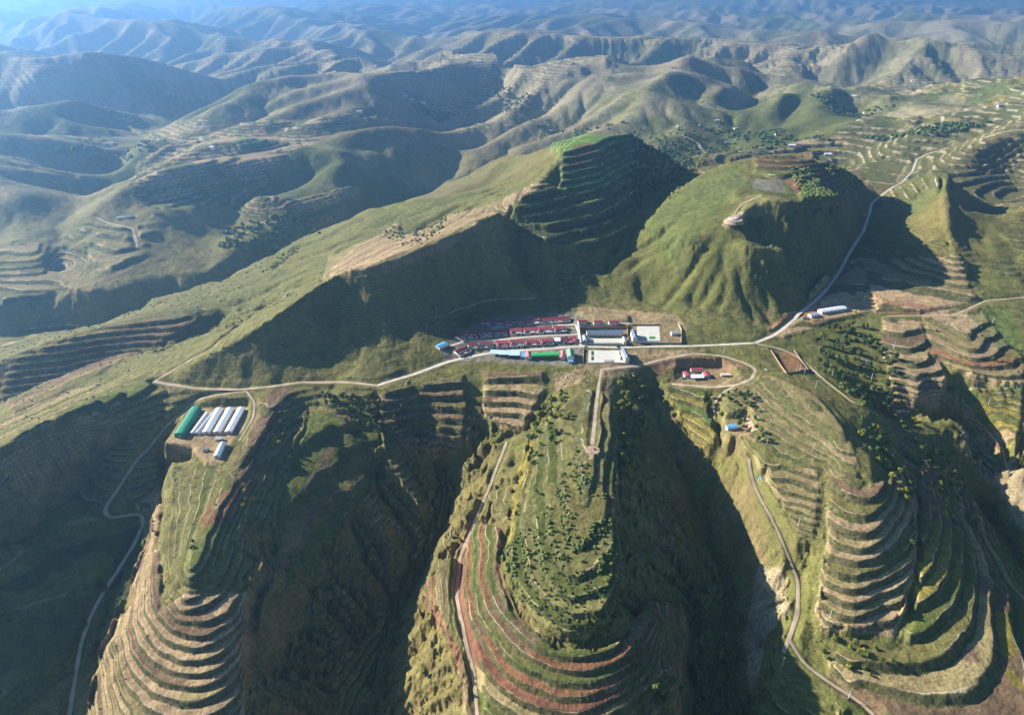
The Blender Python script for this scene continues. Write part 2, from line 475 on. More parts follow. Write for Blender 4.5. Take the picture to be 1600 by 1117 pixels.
# region: polygon in photograph pixels | step | palette | riser share | plough
REG = [
 ('tanmix', 4.5, .30, "500 438 560 385 620 352 640 372 700 345 750 330 800 308 850 286 862 295 800 322 750 346 680 380 600 414 545 440"),
 ('hill', 7.5, .30, "860 240 900 220 985 208 1000 225 990 300 960 318 915 322 875 300 880 260"),
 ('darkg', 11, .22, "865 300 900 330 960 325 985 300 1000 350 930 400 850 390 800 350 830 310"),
 ('arc', 5.5, .35, "1150 250 1220 245 1300 258 1345 275 1370 320 1330 335 1290 330 1250 325 1240 290 1180 270"),
 ('tridge', 6, .30, "15 562 90 532 180 508 310 494 320 515 250 545 150 590 30 650 0 620"),
 ('c0', 4.5, .30, "240 596 255 615 200 640 100 690 0 745 0 660 120 612 200 590"),
 ('far', 7, .30, "200 198 400 195 560 182 620 195 520 210 440 250 350 320 240 330 205 300 210 260 300 225"),
 ('far', 5, .30, "0 382 60 380 140 385 130 430 60 470 0 470"),
 ('far', 5, .30, "370 300 460 320 560 300 520 345 430 360 370 330"),
 ('right', 5, .34, "1330 405 1420 408 1510 415 1530 470 1440 492 1360 492 1340 440"),
 ('tanmix', 4.5, .34, "1375 492 1450 505 1470 560 1478 640 1400 655 1385 600 1370 540"),
 ('right', 4, .34, "1440 490 1530 480 1570 540 1600 560 1600 610 1520 605 1450 560"),
 ('rgreen', 5, .28, "1480 600 1600 612 1600 740 1540 700 1490 640"),
 ('right', 4, .3, "1180 520 1240 480 1330 400 1345 415 1370 480 1230 535"),
 ('bowl', 7, .36, "590 618 735 578 742 650 735 712 640 715 585 668"),
 ('tanmix', 5.5, .30, "742 575 862 575 866 610 830 680 745 672"),
 ('lines', 2.2, .34, "1120 600 1200 580 1290 620 1335 690 1348 755 1318 752 1288 742 1284 850 1235 850 1180 740 1120 660"),
 ('east', 4.4, .42, "1288 738 1318 750 1345 762 1375 755 1410 725 1440 775 1430 900 1405 1010 1270 1010 1258 960 1285 850"),
 ('eastlow', 5.6, .34, "1430 720 1500 765 1600 905 1700 1000 1700 1180 1300 1180 1270 1005 1400 1010 1430 900"),
 ('rgreen', 5, .3, "1025 600 1110 605 1130 700 1100 730 1060 700"),
 ('orchard', 3.2, .34, "850 640 930 600 968 620 985 860 992 930 965 990 920 1014 870 1007 815 962 784 890 793 830 820 715"),
 ('redmix', 3.6, .34, "745 800 793 825 784 890 815 962 870 1007 920 1014 965 990 992 930 1065 940 1090 1010 1060 1180 735 1180 715 1010 655 940 700 890 720 830"),
 ('tanmix', 3.9, .36, "225 800 262 720 262 830 250 960 385 930 395 1010 375 1180 120 1180 150 1000 215 960"),
 ('orchard', 2.4, .36, "300 702 345 724 372 764 400 738 420 700 405 770 350 860 318 930 268 925 258 880 262 800 262 722"),
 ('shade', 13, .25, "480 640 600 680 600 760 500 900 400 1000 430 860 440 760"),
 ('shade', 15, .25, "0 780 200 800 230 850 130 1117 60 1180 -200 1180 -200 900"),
]
# roads and tracks: name | width | colour | smoothing | polyline in photograph pixels
ROADS = [
 ('road', 4.8, 'road', "590 602 650 584 700 565 740 556 780 549 840 546 900 541 985 543 1075 541 1180 536 1210 524 1235 505 1262 480 1290 455 1312 425 1330 392 1350 360 1358 335 1362 318 1385 300 1410 285 1425 270 1432 250"),
 ('dirt_road', 4.4, 'dirt', "240 597 300 607 370 609 420 604 470 597 530 597 592 603"),
 ('lane', 3.6, 'road', "768 513 815 508 860 507 902 507 945 507 985 506"),
 ('lane', 3.6, 'road', "702 541 731 532 777 531 830 526 907 523"),
 ('lane', 5.0, 'road', "900 507 905 522 908 541"),
 ('path', 3.6, 'dirt', "941 576 936 600 931 640 926 695"),
 ('dirt_road', 4.2, 'dirt', "942 577 1000 571 1040 560 1085 552 1130 556 1166 568 1182 577 1175 592 1150 602 1110 606 1050 600"),
 ('track', 2.8, 'dirt', "1150 602 1128 614 1115 632 1117 655"),
 ('track', 2.8, 'dirt', "1182 537 1225 546 1250 560 1285 592 1330 625 1372 650"),
 ('farm_road', 3.6, 'dirt', "385 611 310 622 284 642 258 674 235 697 212 722 180 770 162 798 172 812 205 802 222 802 224 818 210 850 178 900 156 935 140 965 125 1010 118 1060 108 1117"),
 ('track', 2.4, 'dirt', "385 611 398 628 396 652 374 688"),
 ('track', 2.8, 'dirt', "792 690 766 760 736 830 719 870 713 930 725 990 740 1050 746 1117"),
 ('path', 3.0, 'dirt', "1170 716 1172 740 1182 762 1195 790 1215 830 1232 865 1246 912 1246 960 1232 1000 1224 1020"),
 ('path', 2.8, 'dirt', "1234 1000 1255 1040 1300 1070 1345 1100 1365 1117"),
 ('track', 2.4, 'dirt', "240 597 280 572 330 545 400 492 450 455 505 437"),
 ('track', 3.5, 'dirt', "670 497 712 484 760 470 838 466"),
 ('track', 2.4, 'dirt', "1500 625 1530 660 1570 700 1600 732"),
 ('track', 3.2, 'dirt', "1490 760 1530 805 1568 862 1600 905"),
 ('road', 5.0, 'dirt', "1432 250 1480 232 1540 215 1600 203"),
 ('road', 8.0, 'dirt', "1395 176 1440 182 1500 172 1560 160 1600 155"),
 ('track', 6.0, 'dirt', "1440 198 1500 192 1545 190"),
 ('track', 6.0, 'dirt', "150 340 170 350 208 358 215 386"),
 ('track', 2.8, 'dirt', "1385 494 1490 492 1540 470 1600 465"),
 ('track', 7.0, 'dirt', "1030 212 1090 224 1152 238"),
 ('path', 2.5, 'dirt', "1190 306 1158 320 1148 334"),
 ('track', 2.8, 'dirt', "1225 490 1290 478 1330 470 1370 474"),
 ('track', 6.5, 'dirt', "655 190 672 175 688 150 692 120"),
]
def densify(pts, step):
    out = []
    for a, b in zip(pts[:-1], pts[1:]):
        n = max(1, int(math.hypot(b[0] - a[0], b[1] - a[1]) / step))
        for k in range(n): out.append((a[0] + (b[0] - a[0]) * k / n, a[1] + (b[1] - a[1]) * k / n))
    out.append(pts[-1]); return np.array(out)
def zlook(Z, x, y):
    r = np.hypot(x, y); a = np.arctan2(x, y)
    j = np.clip((a + AMAX) / (2 * AMAX) * (NA - 1), 0, NA - 1.001); i = np.clip(np.searchsorted(vr, r) - 1, 0, NR - 2)
    fi = np.clip((r - vr[i]) / (vr[i + 1] - vr[i]), 0, 1); j0 = j.astype(int); fj = j - j0
    return (Z[i, j0] * (1 - fj) + Z[i, j0 + 1] * fj) * (1 - fi) + (Z[i + 1, j0] * (1 - fj) + Z[i + 1, j0 + 1] * fj) * fi
def smooth1(v, n):
    for _ in range(n):
        w = v.copy(); w[1:-1] = (v[:-2] + 2 * v[1:-1] + v[2:]) / 4; v = w
    return v

# level building ground: height | polygon
FLATS = [
 (-8.5, 6, "255 692 292 638 388 634 384 664 366 690 350 722 322 722 300 696"),
 (3.0, 4, "984 504 1060 504 1068 538 984 538"),
 (0.3, 4, "910 544 990 544 990 569 908 569"),
 (1.5, 4, "906 512 984 512 984 538 906 538"),
 (6.5, 4, "900 492 982 492 982 506 900 506"),
 (-11.0, 4, "1060 574 1125 572 1150 590 1120 604 1055 600"),
 (7.5, 4, "1255 488 1335 474 1365 476 1372 484 1330 494 1270 502"),
 (None, 5, "1130 655 1165 651 1178 678 1140 684"),
 (None, 4, "1180 742 1196 741 1197 754 1181 755"),
 (None, 4, "1190 570 1215 575 1210 590 1188 588"),
 (-3.0, 3, "1205 549 1240 549 1262 579 1228 582"),
]
CALM = "660 575 690 535 720 505 770 485 890 478 1070 486 1190 520 1230 545 1262 590 1180 600 1000 590 900 600 700 590"
pts = hits([float(q) for q in CALM.split()]); I = box_idx(pts, 40)
GD[I] *= 1 - sstep(-15, 10, poly_sd(pts, VX[I], VY[I]))
SURF = BZ + GD
FLATM = np.zeros(VX.shape)
for zf, fe, poly in FLATS:
    v = [float(q) for q in poly.split()]
    if zf is None:
        hp = hits(v); zf = float(np.mean([zlook(SURF, np.array([a]), np.array([b]))[0] for a, b in hp]))
    pts = [pz(v[k], v[k + 1], zf)[:2] for k in range(0, len(v), 2)]
    I = box_idx(pts, 30); m = sstep(-fe, 1.5, poly_sd(pts, VX[I], VY[I]))
    BZ[I] += (zf - BZ[I]) * m; GD[I] *= 1 - m; FLATM[I] = np.maximum(FLATM[I], m)
SURF = BZ + GD
ROADW = []
for nme, w, colr, poly in ROADS:
    p = densify(hits([float(q) for q in poly.split()]), 3.0)
    for _ in range(4): p[1:-1] = (p[:-2] + 2 * p[1:-1] + p[2:]) / 4
    z = smooth1(zlook(SURF, p[:, 0], p[:, 1]), 60)
    ROADW.append((nme, w, colr, np.column_stack([p, z])))
ROADM = np.zeros(VX.shape)
def bench():
    for nme, w, colr, p in ROADW:
        rr = np.hypot(p[:, 0], p[:, 1]).mean(); sh = 6.0 * max(1, rr / 900)
        for k in range(0, len(p) - 1, 24):
            q = p[k:k + 25]; I = box_idx([tuple(t[:2]) for t in q], w + sh + 2)
            d, zz = line_d([tuple(t) for t in q], VX[I], VY[I])
            m = 1 - sstep(w * .5 + .5, w * .5 + sh, d)
            global SURF
            SURF[I] += (zz - 0.12 - SURF[I]) * np.maximum(m, 0); ROADM[I] = np.maximum(ROADM[I], m)

TT = SURF / 6.0; TM = np.zeros(VX.shape); TRF = np.full(VX.shape, 0.3)
STEP = np.full(VX.shape, 6.0)
warp = 1.5 * tlook(NOI, VX, VY, 4.0)
VCOL = np.zeros(VX.shape + (3,))
g1 = tlook(NOI, VX, VY, 6.0)[..., None]; g2 = tlook(NOF, VX + 900, VY, 3.0)[..., None]
def c3(n): return np.array(C[n])
VCOL[:] = c3('grass') + (c3('dry') - c3('grass')) * sstep(-1, 1.2, g1 + .35 * g2) 
VCOL += (np.array([.25, .175, .075]) - VCOL) * .55 * sstep(.1, 1.3, tlook(NOI, VX + 7000, VY + 1000, 5.0))[..., None]
VCOL += (c3('olive') - VCOL) * 0.5 * sstep(0.2, 1.5, tlook(NOI, VX + 4000, VY + 2000, 14.0))[..., None]
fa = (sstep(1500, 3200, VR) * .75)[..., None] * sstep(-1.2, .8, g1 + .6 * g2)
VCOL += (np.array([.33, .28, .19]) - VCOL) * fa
PALI = np.zeros(VX.shape, int) - 1
# distant terraces, where a soft noise says so
GSL = np.hypot(np.gradient(SURF, axis=0) / np.gradient(VR, axis=0), np.gradient(SURF, axis=1) / (VR * (va[1] - va[0])))
farT = (.62 + .38 * sstep(1250, 1600, VR)) * sstep(300, 420, VR) * (1 - sstep(5000, 7000, VR)) * sstep(-.8, -.25, tlook(NOI, VX + 1000, VY + 500, 11.0) + .5 * (VR < 1250)) * (1 - sstep(.6, .8, GSL - .22 * (VR < 1250)))
TM = farT.copy(); cm = hits([float(q) for q in CALM.split()]); I = box_idx(cm, 60); farT[I] *= 1 - sstep(-40, 0, poly_sd(cm, VX[I], VY[I]))
for q in ("250 600 330 565 440 495 520 445 600 432 700 392 770 350 800 400 860 440 860 465 760 470 700 492 640 565 560 598 400 604", "925 462 960 420 1000 360 1100 345 1150 350 1250 380 1300 420 1260 470 1180 520 1080 486"):
    cm = hits([float(v) for v in q.split()]); I = box_idx(cm, 60); farT[I] *= 1 - .9 * sstep(-20, 10, poly_sd(cm, VX[I], VY[I]))
TM = farT.copy()
STEP = np.where(VR > 1300, 9.0, 4.0); LW = .035 + .15 * sstep(1100, 2600, VR); names = list(PAL)
PALI[(VR > 1250) & (farT > 0.4) & (tlook(NOI, VX + 300, VY + 5500, 5.0) > .25)] = names.index('far')
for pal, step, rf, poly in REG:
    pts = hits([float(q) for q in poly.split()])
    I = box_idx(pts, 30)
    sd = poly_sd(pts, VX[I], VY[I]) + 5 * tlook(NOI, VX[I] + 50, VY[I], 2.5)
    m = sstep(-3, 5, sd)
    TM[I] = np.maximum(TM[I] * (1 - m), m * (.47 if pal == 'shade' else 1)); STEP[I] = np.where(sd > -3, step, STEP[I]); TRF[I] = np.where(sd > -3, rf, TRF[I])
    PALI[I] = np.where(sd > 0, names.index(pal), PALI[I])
SMO = BZ + GD * (1 - 0.85 * TM)
TM *= 1 - FLATM
TT = (SMO + warp) / STEP + 40
LEV = np.floor(TT); FR = TT - LEV
def hsh(a, k=0.0):
    v = np.sin(a * 12.9898 + k * 78.233) * 43758.5453
    return v - np.floor(v)
seg = np.floor(tlook(NOI, VX + 9000, VY, 9.0) * 1.4)
hv = hsh(LEV + 17 * seg + 5 * PALI, 1.3)
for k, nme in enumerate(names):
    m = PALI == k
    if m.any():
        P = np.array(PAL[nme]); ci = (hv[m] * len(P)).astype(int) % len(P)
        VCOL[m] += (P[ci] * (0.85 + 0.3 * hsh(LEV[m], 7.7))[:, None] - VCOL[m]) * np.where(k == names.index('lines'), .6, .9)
tread = sstep(0.0, 1.0, FR / TRF)
TZ = STEP * (LEV - 40 + tread + 0.06 * FR) - warp
SURF = SMO + (TZ - SMO) * TM * (1 - 0.6 * sstep(1800, 3000, VR))

bench()
TM *= 1 - ROADM
# ---- bare earth on steep ground ----
SL = np.hypot(np.gradient(SMO, axis=0) / np.gradient(VR, axis=0), np.gradient(SMO, axis=1) / (VR * (va[1] - va[0])))
cl = sstep(1.35, 2.1, SL + 0.22 * tlook(NOF, VX, VY, 3.0)) * (1 - .6 * sstep(650, 1100, VR)) * (VR < 2500)
VCOL += (c3('cliff') * (1 + .3 * tlook(NOF, VX, VY, 2.0)[..., None]) - VCOL) * (cl * 0.3)[..., None]
# ---- single fields, yards and bare patches: colour | strength | polygon ----
PAINT = [
 ('tan', .4, "500 440 515 400 560 380 605 360 618 385 600 410 575 430 540 445"),
 ('tan', .45, "590 418 640 395 700 372 745 345 754 351 700 387 640 412 600 429"),
 ('lime', .8, "845 232 880 214 930 211 985 211 985 222 930 230 895 240 870 248"),
 ('red', .7, "895 228 925 222 930 240 905 262 890 262"),
 ('grey', .7, "1172 294 1180 280 1222 280 1230 302 1200 299"),
 ('dry', .8, "1130 352 1168 306 1215 305 1234 318 1200 334 1165 334"),
 ('pale', .7, "1128 350 1150 330 1166 332 1160 345 1135 356"),
 ('brown', .85, "455 608 428 603 405 640 388 690 366 735 362 760 385 755 402 735 408 700 434 660"),
 ('rust', .8, "360 762 318 800 318 824 345 816 374 790 402 742"),
 ('tan', .8, "262 690 300 640 386 636 380 670 360 690 346 722 325 722 300 698"),
 ('rust', .75, "1203 548 1240 548 1264 580 1228 583"),
 ('olive', .8, "893 588 930 586 922 660 876 668"), ('stub', .8, "943 588 958 590 956 660 934 662"),
 ('tan', .8, "866 592 915 574 908 600 868 612"),
 ('tan', .75, "905 572 990 544 1075 546 1110 545 1060 562 1000 576 950 592 918 586"),
 ('cliff', .8, "1010 566 1080 553 1150 562 1180 580 1150 578 1090 570 1030 592"),
 ('tan', .75, "1060 580 1130 576 1170 592 1120 608 1040 602"),
 ('grey', .75, "690 565 690 542 722 520 760 497 890 488 912 488 912 571 870 572 760 566"),
 ('tan', .7, "905 478 1055 488 1075 510 1070 538 985 540 900 492"),
 ('olive', .85, "702 500 760 482 850 474 980 482 1060 494 1060 486 980 472 850 465 760 470"),
 ('lime', .9, "363 224 412 215 414 228 380 233"),
 ('yellow', .85, "818 690 842 688 818 780 805 848 786 852 796 780"),
 ('pale', .5, "1494 652 1540 690 1610 740 1610 850 1556 760 1500 690"),
 ('pale', .55, "1183 880 1234 900 1236 960 1200 1000 1190 1060 1165 1120 1158 1000"),
 ('red', .8, "655 945 672 935 720 1010 735 1080 720 1050"),
 ('yellow', .6, "1040 625 1110 622 1110 640 1050 642"), ('yellow', .6, "1060 655 1100 652 1110 690 1080 680"),
 ('yellow', .5, "20 560 90 530 165 508 180 516 100 560 30 600"),
 ('green', .4, "1395 285 1440 266 1490 266 1490 300 1440 330 1400 330"),
 ('tan', .8, "1270 490 1350 476 1372 482 1330 492 1270 500"),
 ('rust', .6, "1370 470 1450 476 1470 490 1390 494"),
 ('green', .6, "1510 490 1580 480 1600 560 1570 560"),
 ('stub', .7, "100 465 150 380 190 370 220 385 200 440 160 470"),
 ('green', .35, "1000 350 1060 300 1150 252 1170 285 1120 330 1080 372 1040 420"),
 ('tan', .75, "1132 657 1160 650 1192 690 1180 698 1150 682 1136 680"), ('brown', .6, "1138 690 1160 700 1170 712 1150 702"),
 ('yellow', .5, "930 330 960 340 .0 .0"), 
 ('tan', .6, "20 -1 0 0 0 0"),
][:-2]
for colr, st, poly in PAINT:
    pts = hits([float(q) for q in poly.split()])
    rr = math.hypot(*pts[0]); e = max(1.2, rr / 700)
    I = box_idx(pts, 12)
    m = sstep(-e, e, poly_sd(pts, VX[I], VY[I]) + 1.5 * tlook(NOI, VX[I], VY[I], 2.0)) * st
    var = (1 + .10 * tlook(NOF, VX[I], VY[I], 2.2))[..., None]
    VCOL[I] += (c3(colr) * var - VCOL[I]) * m[..., None]
STRIPS = [
 ('brown', 7, "548 652 520 690 498 740 480 770"), ('brown', 8, "522 765 478 830 440 880 405 940 378 985"),
 ('olive', 6, "590 700 560 760 520 820"), ('brown', 6, "0 1065 60 1015 130 955 232 868"), ('brown', 7, "60 1117 110 1050 128 1010"),
 ('red', 7, "1035 965 1005 1015 960 1080 920 1117"), ('olive', 13, "1058 985 1020 1040 975 1117"),
 ('brown', 6, "1380 640 1410 700 1425 760 1435 800"), ('brown', 6, "1050 650 1062 720 1058 790 1030 860"),
 ('dry', 5, "225 460 330 440 400 405"), ('pale', 3, "1420 250 1395 290"),
 ('brown', 5, "1180 505 1230 470 1280 440"), ('rust', 5, "1200 512 1235 490 1265 478"),
]
for colr, w, poly in STRIPS:
    p = densify(hits([float(q) for q in poly.split()]), 8)
    q = [(a, b, 0.0) for a, b in p]; I = box_idx([t[:2] for t in q], w + 4)
    d, _ = line_d(q, VX[I], VY[I])
    m = 1 - sstep(w * .42, w * .58, d + 1.2 * tlook(NOI, VX[I], VY[I], 2.0))
    VCOL[I] += (c3(colr) - VCOL[I]) * (m * .75)[..., None]
VCOL *= (1 + 0.06 * tlook(NOF, VX, VY, 1.7) + 0.06 * tlook(NOF, VX, VY, 9.0))[..., None]
VCOL = np.clip(VCOL, .012, .6)
# small roughness of scrub and clods
crag = sstep(.72, 1.15, SL) * (1 - ROADM) * (1 - FLATM) * (VR < 1500) * (1 - sstep(.63, .9, TM))
SURF += crag * (2.6 * np.abs(tlook(NOF, VX, VY, 2.6)) + 1.6 * np.abs(tlook(NOF, VX + 33, VY, 1.1)) - 2.5)
SURF += (0.25 * tlook(NOF, VX, VY, 1.6) + 0.35 * tlook(NOF, VX + 70, VY, 4.0)) * (1 - ROADM) * (1 - FLATM) * (1 - .7 * TM)
VZ = SURF
# ================= Blender objects: setting =================
col = scene.collection
def setp(o, label=None, cat=None, group=None, kind=None):
    if label: o['label'] = label
    if cat: o['category'] = cat
    if group: o['group'] = group
    if kind: o['kind'] = kind
    return o
def np_mesh(name, verts, quads, smooth=True):
    me = bpy.data.meshes.new(name)
    me.vertices.add(len(verts)); me.vertices.foreach_set('co', verts.astype(np.float32).ravel())
    n = len(quads); k = quads.shape[1]
    me.loops.add(n * k); me.loops.foreach_set('vertex_index', quads.astype(np.int32).ravel())
    me.polygons.add(n); me.polygons.foreach_set('loop_start', np.arange(0, n * k, k, dtype=np.int32))
    me.update(calc_edges=True)
    me.polygons.foreach_set('use_smooth', np.full(n, smooth))
    return me

def mat(name, color, rough=0.9, noise=0.0, nscale=1.0, bump=0.0, metallic=0.0, spec=0.3):
    m = bpy.data.materials.new(name); m.use_nodes = True
    nt = m.node_tree; b = nt.nodes['Principled BSDF']
    b.inputs['Roughness'].default_value = rough; b.inputs['Metallic'].default_value = metallic
    b.inputs['Specular IOR Level'].default_value = spec
    b.inputs['Base Color'].default_value = (*color, 1)
    if noise > 0:
        g = nt.nodes.new('ShaderNodeNewGeometry')
        t = nt.nodes.new('ShaderNodeTexNoise'); t.inputs['Scale'].default_value = nscale; t.inputs['Detail'].default_value = 4
        nt.links.new(g.outputs['Position'], t.inputs['Vector'])
        r = nt.nodes.new('ShaderNodeMapRange'); r.inputs[1].default_value = .3; r.inputs[2].default_value = .7
        r.inputs[3].default_value = 1 - noise; r.inputs[4].default_value = 1 + noise
        nt.links.new(t.outputs[0], r.inputs[0])
        mx = nt.nodes.new('ShaderNodeMix'); mx.data_type = 'RGBA'; mx.blend_type = 'MULTIPLY'; mx.inputs[0].default_value = 1
        mx.inputs[6].default_value = (*color, 1); nt.links.new(r.outputs[0], mx.inputs[7])
        nt.links.new(mx.outputs[2], b.inputs['Base Color'])
        if bump > 0:
            bp = nt.nodes.new('ShaderNodeBump'); bp.inputs['Strength'].default_value = bump; bp.inputs['Distance'].default_value = 0.5
            nt.links.new(t.outputs[0], bp.inputs['Height']); nt.links.new(bp.outputs[0], b.inputs['Normal'])
    return m

def ground_material():
    m = bpy.data.materials.new('ground'); m.use_nodes = True
    nt = m.node_tree; N = nt.nodes; L = nt.links
    b = N['Principled BSDF']; b.inputs['Roughness'].default_value = 0.95; b.inputs['Specular IOR Level'].default_value = 0.1
    def attr(n):
        a = N.new('ShaderNodeAttribute'); a.attribute_name = n; return a
    def math_(op, a, b_=None, c=None):
        n = N.new('ShaderNodeMath'); n.operation = op
        for i, v in enumerate((a, b_, c)):
            if v is None: continue
            if isinstance(v, (int, float)): n.inputs[i].default_value = v
            else: L.new(v, n.inputs[i])
        return n.outputs[0]
    def mix(f, a, c, blend='MIX'):
        n = N.new('ShaderNodeMix'); n.data_type = 'RGBA'; n.blend_type = blend
        if isinstance(f, (int, float)): n.inputs[0].default_value = f
        else: L.new(f, n.inputs[0])
        for i, v in ((6, a), (7, c)):
            if isinstance(v, tuple): n.inputs[i].default_value = (*v, 1)
            else: L.new(v, n.inputs[i])
        return n.outputs[2]
    def rng_(v, a, c, d, e):
        n = N.new('ShaderNodeMapRange'); n.clamp = True
        L.new(v, n.inputs[0]); n.inputs[1].default_value = a; n.inputs[2].default_value = c; n.inputs[3].default_value = d; n.inputs[4].default_value = e
        return n.outputs[0]
    geo = N.new('ShaderNodeNewGeometry')
    def noise(scale, detail=4, rough=.55, vec=None):
        n = N.new('ShaderNodeTexNoise'); n.inputs['Scale'].default_value = scale; n.inputs['Detail'].default_value = detail; n.inputs['Roughness'].default_value = rough
        L.new(geo.outputs['Position'] if vec is None else vec, n.inputs['Vector']); return n.outputs[0]
    cattr = attr('Col'); tt = attr('tt').outputs['Fac']; tm = attr('tm').outputs['Fac']; rf = attr('rf').outputs['Fac']
    wob = math_('MULTIPLY', math_('SUBTRACT', noise(.12, 3), .5), .10)
    ttw = math_('ADD', tt, wob)
    fr = math_('FRACT', ttw)
    isb = rng_(math_('SUBTRACT', rf, fr), -.02, .03, 0, 1)
    bank = math_('MULTIPLY', isb, rng_(tm, .4, .6, 0, 1))
    c = cattr.outputs['Color']
    # plough marks along the treads
    rows = math_('SINE', math_('MULTIPLY', ttw, 6.2832 * 7))
    ploughed = math_('MULTIPLY', rng_(tm, .4, .6, 0, 1), rng_(noise(.02, 2), .45, .55, 0, 1))
    c = mix(math_('MULTIPLY', ploughed, rng_(rows, -.4, .4, .22, 0)), c, (.10, .085, .04))
    gn = noise(.05, 3)
    bankc = mix(rng_(noise(.25, 4), .4, .62, 0, 1), (.052, .068, .024), (.135, .12, .06))
    c = mix(math_('MULTIPLY', bank, .85), c, bankc)
    # worn pale lips of the terraces, broken up
    lw = attr('lw').outputs['Fac']
    lip = math_('SUBTRACT', 1.0, rng_(math_('DIVIDE', math_('ABSOLUTE', math_('SUBTRACT', fr, rf)), lw), .4, 1.3, 0, 1))
    lip = math_('MULTIPLY', math_('MULTIPLY', lip, rng_(tm, .4, .6, 0, 1)), rng_(noise(.035, 4, .6), .45, .56, 0, .75))
    c = mix(lip, c, (.52, .43, .28))
    # clumps of scrub and lighter tufts
    v = N.new('ShaderNodeTexVoronoi'); v.inputs['Scale'].default_value = .16; v.inputs['Randomness'].default_value = 1
    L.new(geo.outputs['Position'], v.inputs['Vector'])
    sp = math_('MULTIPLY', rng_(v.outputs['Distance'], .28, .16, 0, 1), rng_(noise(.012, 3), .48, .62, 0, .65))
    sp = math_('MULTIPLY', sp, rng_(tm, .5, .8, 1, .15))
    c = mix(sp, c, (.03, .045, .016))
    f = noise(.42, 5, .7); f2 = noise(.10, 5, .65); f3 = noise(.010, 4, .6)
    k = math_('MULTIPLY', math_('MULTIPLY', rng_(f, .3, .7, .62, 1.40), rng_(f2, .3, .7, .74, 1.28)), rng_(f3, .3, .7, .88, 1.12))
    c = mix(1.0, c, k, 'MULTIPLY')
    sx = N.new('ShaderNodeSeparateXYZ'); L.new(geo.outputs['Position'], sx.inputs[0])
    lines = math_('SINE', math_('ADD', math_('MULTIPLY', sx.outputs[2], 2.3), math_('MULTIPLY', noise(.02, 3), 14.0)))
    lmask = math_('MULTIPLY', rng_(noise(.008, 3), .42, .60, 0, .30), rng_(tm, .3, .6, 1, .2))
    c = mix(math_('MULTIPLY', rng_(lines, .45, .95, 0, 1), lmask), c, (.21, .185, .105))
    c = mix(math_('MULTIPLY', rng_(lines, -.3, -.9, 0, 1), lmask), c, (.045, .055, .022))
    L.new(c, b.inputs['Base Color'])
    h = math_('ADD', math_('ADD', math_('MULTIPLY', f, .8), math_('MULTIPLY', f2, 2.6)), math_('MULTIPLY', noise(.03, 5, .6), 5.0))
    bp = N.new('ShaderNodeBump'); bp.inputs['Strength'].default_value = .7; bp.inputs['Distance'].default_value = .9
    L.new(h, bp.inputs['Height']); L.new(bp.outputs[0], b.inputs['Normal'])
    return m
GM = ground_material()

def sheet(name, i0, i1):
    X, Y, Z = VX[i0:i1 + 1], VY[i0:i1 + 1], VZ[i0:i1 + 1]
    nr, na = X.shape
    idx = np.arange(nr * na).reshape(nr, na)
    q = np.stack([idx[:-1, :-1], idx[:-1, 1:], idx[1:, 1:], idx[1:, :-1]], -1).reshape(-1, 4)[:, ::-1]
    me = np_mesh(name, np.stack([X, Y, Z], -1).reshape(-1, 3), q)
    ca = me.color_attributes.new('Col', 'FLOAT_COLOR', 'POINT')
    cc = np.ones((nr * na, 4), np.float32); cc[:, :3] = VCOL[i0:i1 + 1].reshape(-1, 3)
    ca.data.foreach_set('color', cc.ravel())
    for n, A in (('tt', TT), ('tm', TM), ('rf', TRF), ('lw', LW)):
        a = me.attributes.new(n, 'FLOAT', 'POINT'); a.data.foreach_set('value', A[i0:i1 + 1].astype(np.float32).ravel())
    me.materials.append(GM)
    o = bpy.data.objects.new(name, me); col.objects.link(o); o['kind'] = 'structure'
    return o
isplit = int(np.searchsorted(vr, 2600))
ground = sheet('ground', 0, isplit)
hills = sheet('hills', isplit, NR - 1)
zgrid = VZ

def gz(x, y):
    return float(zlook(VZ, np.array([x]), np.array([y]))[0])
def tri_top(x, y):
    """height of the built ground mesh (its quads) at x, y"""
    return gz(x, y)

# ---- roads: draped ribbons ----
ROADMAT = {'road': mat('pale_road', (.60, .55, .47), .9, .18, .12), 'dirt': mat('dirt_track', (.46, .37, .26), .95, .25, .10)}
def zmax(x, y):
    o = np.zeros(len(x)) - 1e9
    for dx in (-1, 0, 1):
        for dy in (-1, 0, 1):
            o = np.maximum(o, zlook(VZ, x + dx * .8, y + dy * .8))
    return o
for nme, w, colr, p in ROADW:
    P = p[:, :2]; T = np.gradient(P, axis=0); T /= np.linalg.norm(T, axis=1, keepdims=True); Nn = np.column_stack([-T[:, 1], T[:, 0]])
    rr = np.hypot(P[:, 0], P[:, 1])
    wv = w * (1 + .12 * tlook(NOF, P[:, 0], P[:, 1], 4.0))
    rows = []
    for s in (-.5, -.25, 0, .25, .5):
        q = P + Nn * (s * wv)[:, None]
        rows.append(np.column_stack([q, zmax(q[:, 0], q[:, 1]) + .12 + rr * .0001]))
    zc = np.max([r[:, 2] for r in rows], axis=0)
    zc = smooth1(zc, 2)
    for r in rows: r[:, 2] = np.maximum(r[:, 2], zc - .15)
    for r in (rows[0], rows[-1]): r[:, 2] -= .10
    V = np.stack(rows, 1); n = len(P); idx = np.arange(n * 5).reshape(n, 5)
    q = np.stack([idx[:-1, :-1], idx[1:, :-1], idx[1:, 1:], idx[:-1, 1:]], -1).reshape(-1, 4)
    me = np_mesh(nme, V.reshape(-1, 3), q[:, ::-1]); me.materials.append(ROADMAT[colr])
    o = bpy.data.objects.new(nme, me); col.objects.link(o); o['kind'] = 'structure'

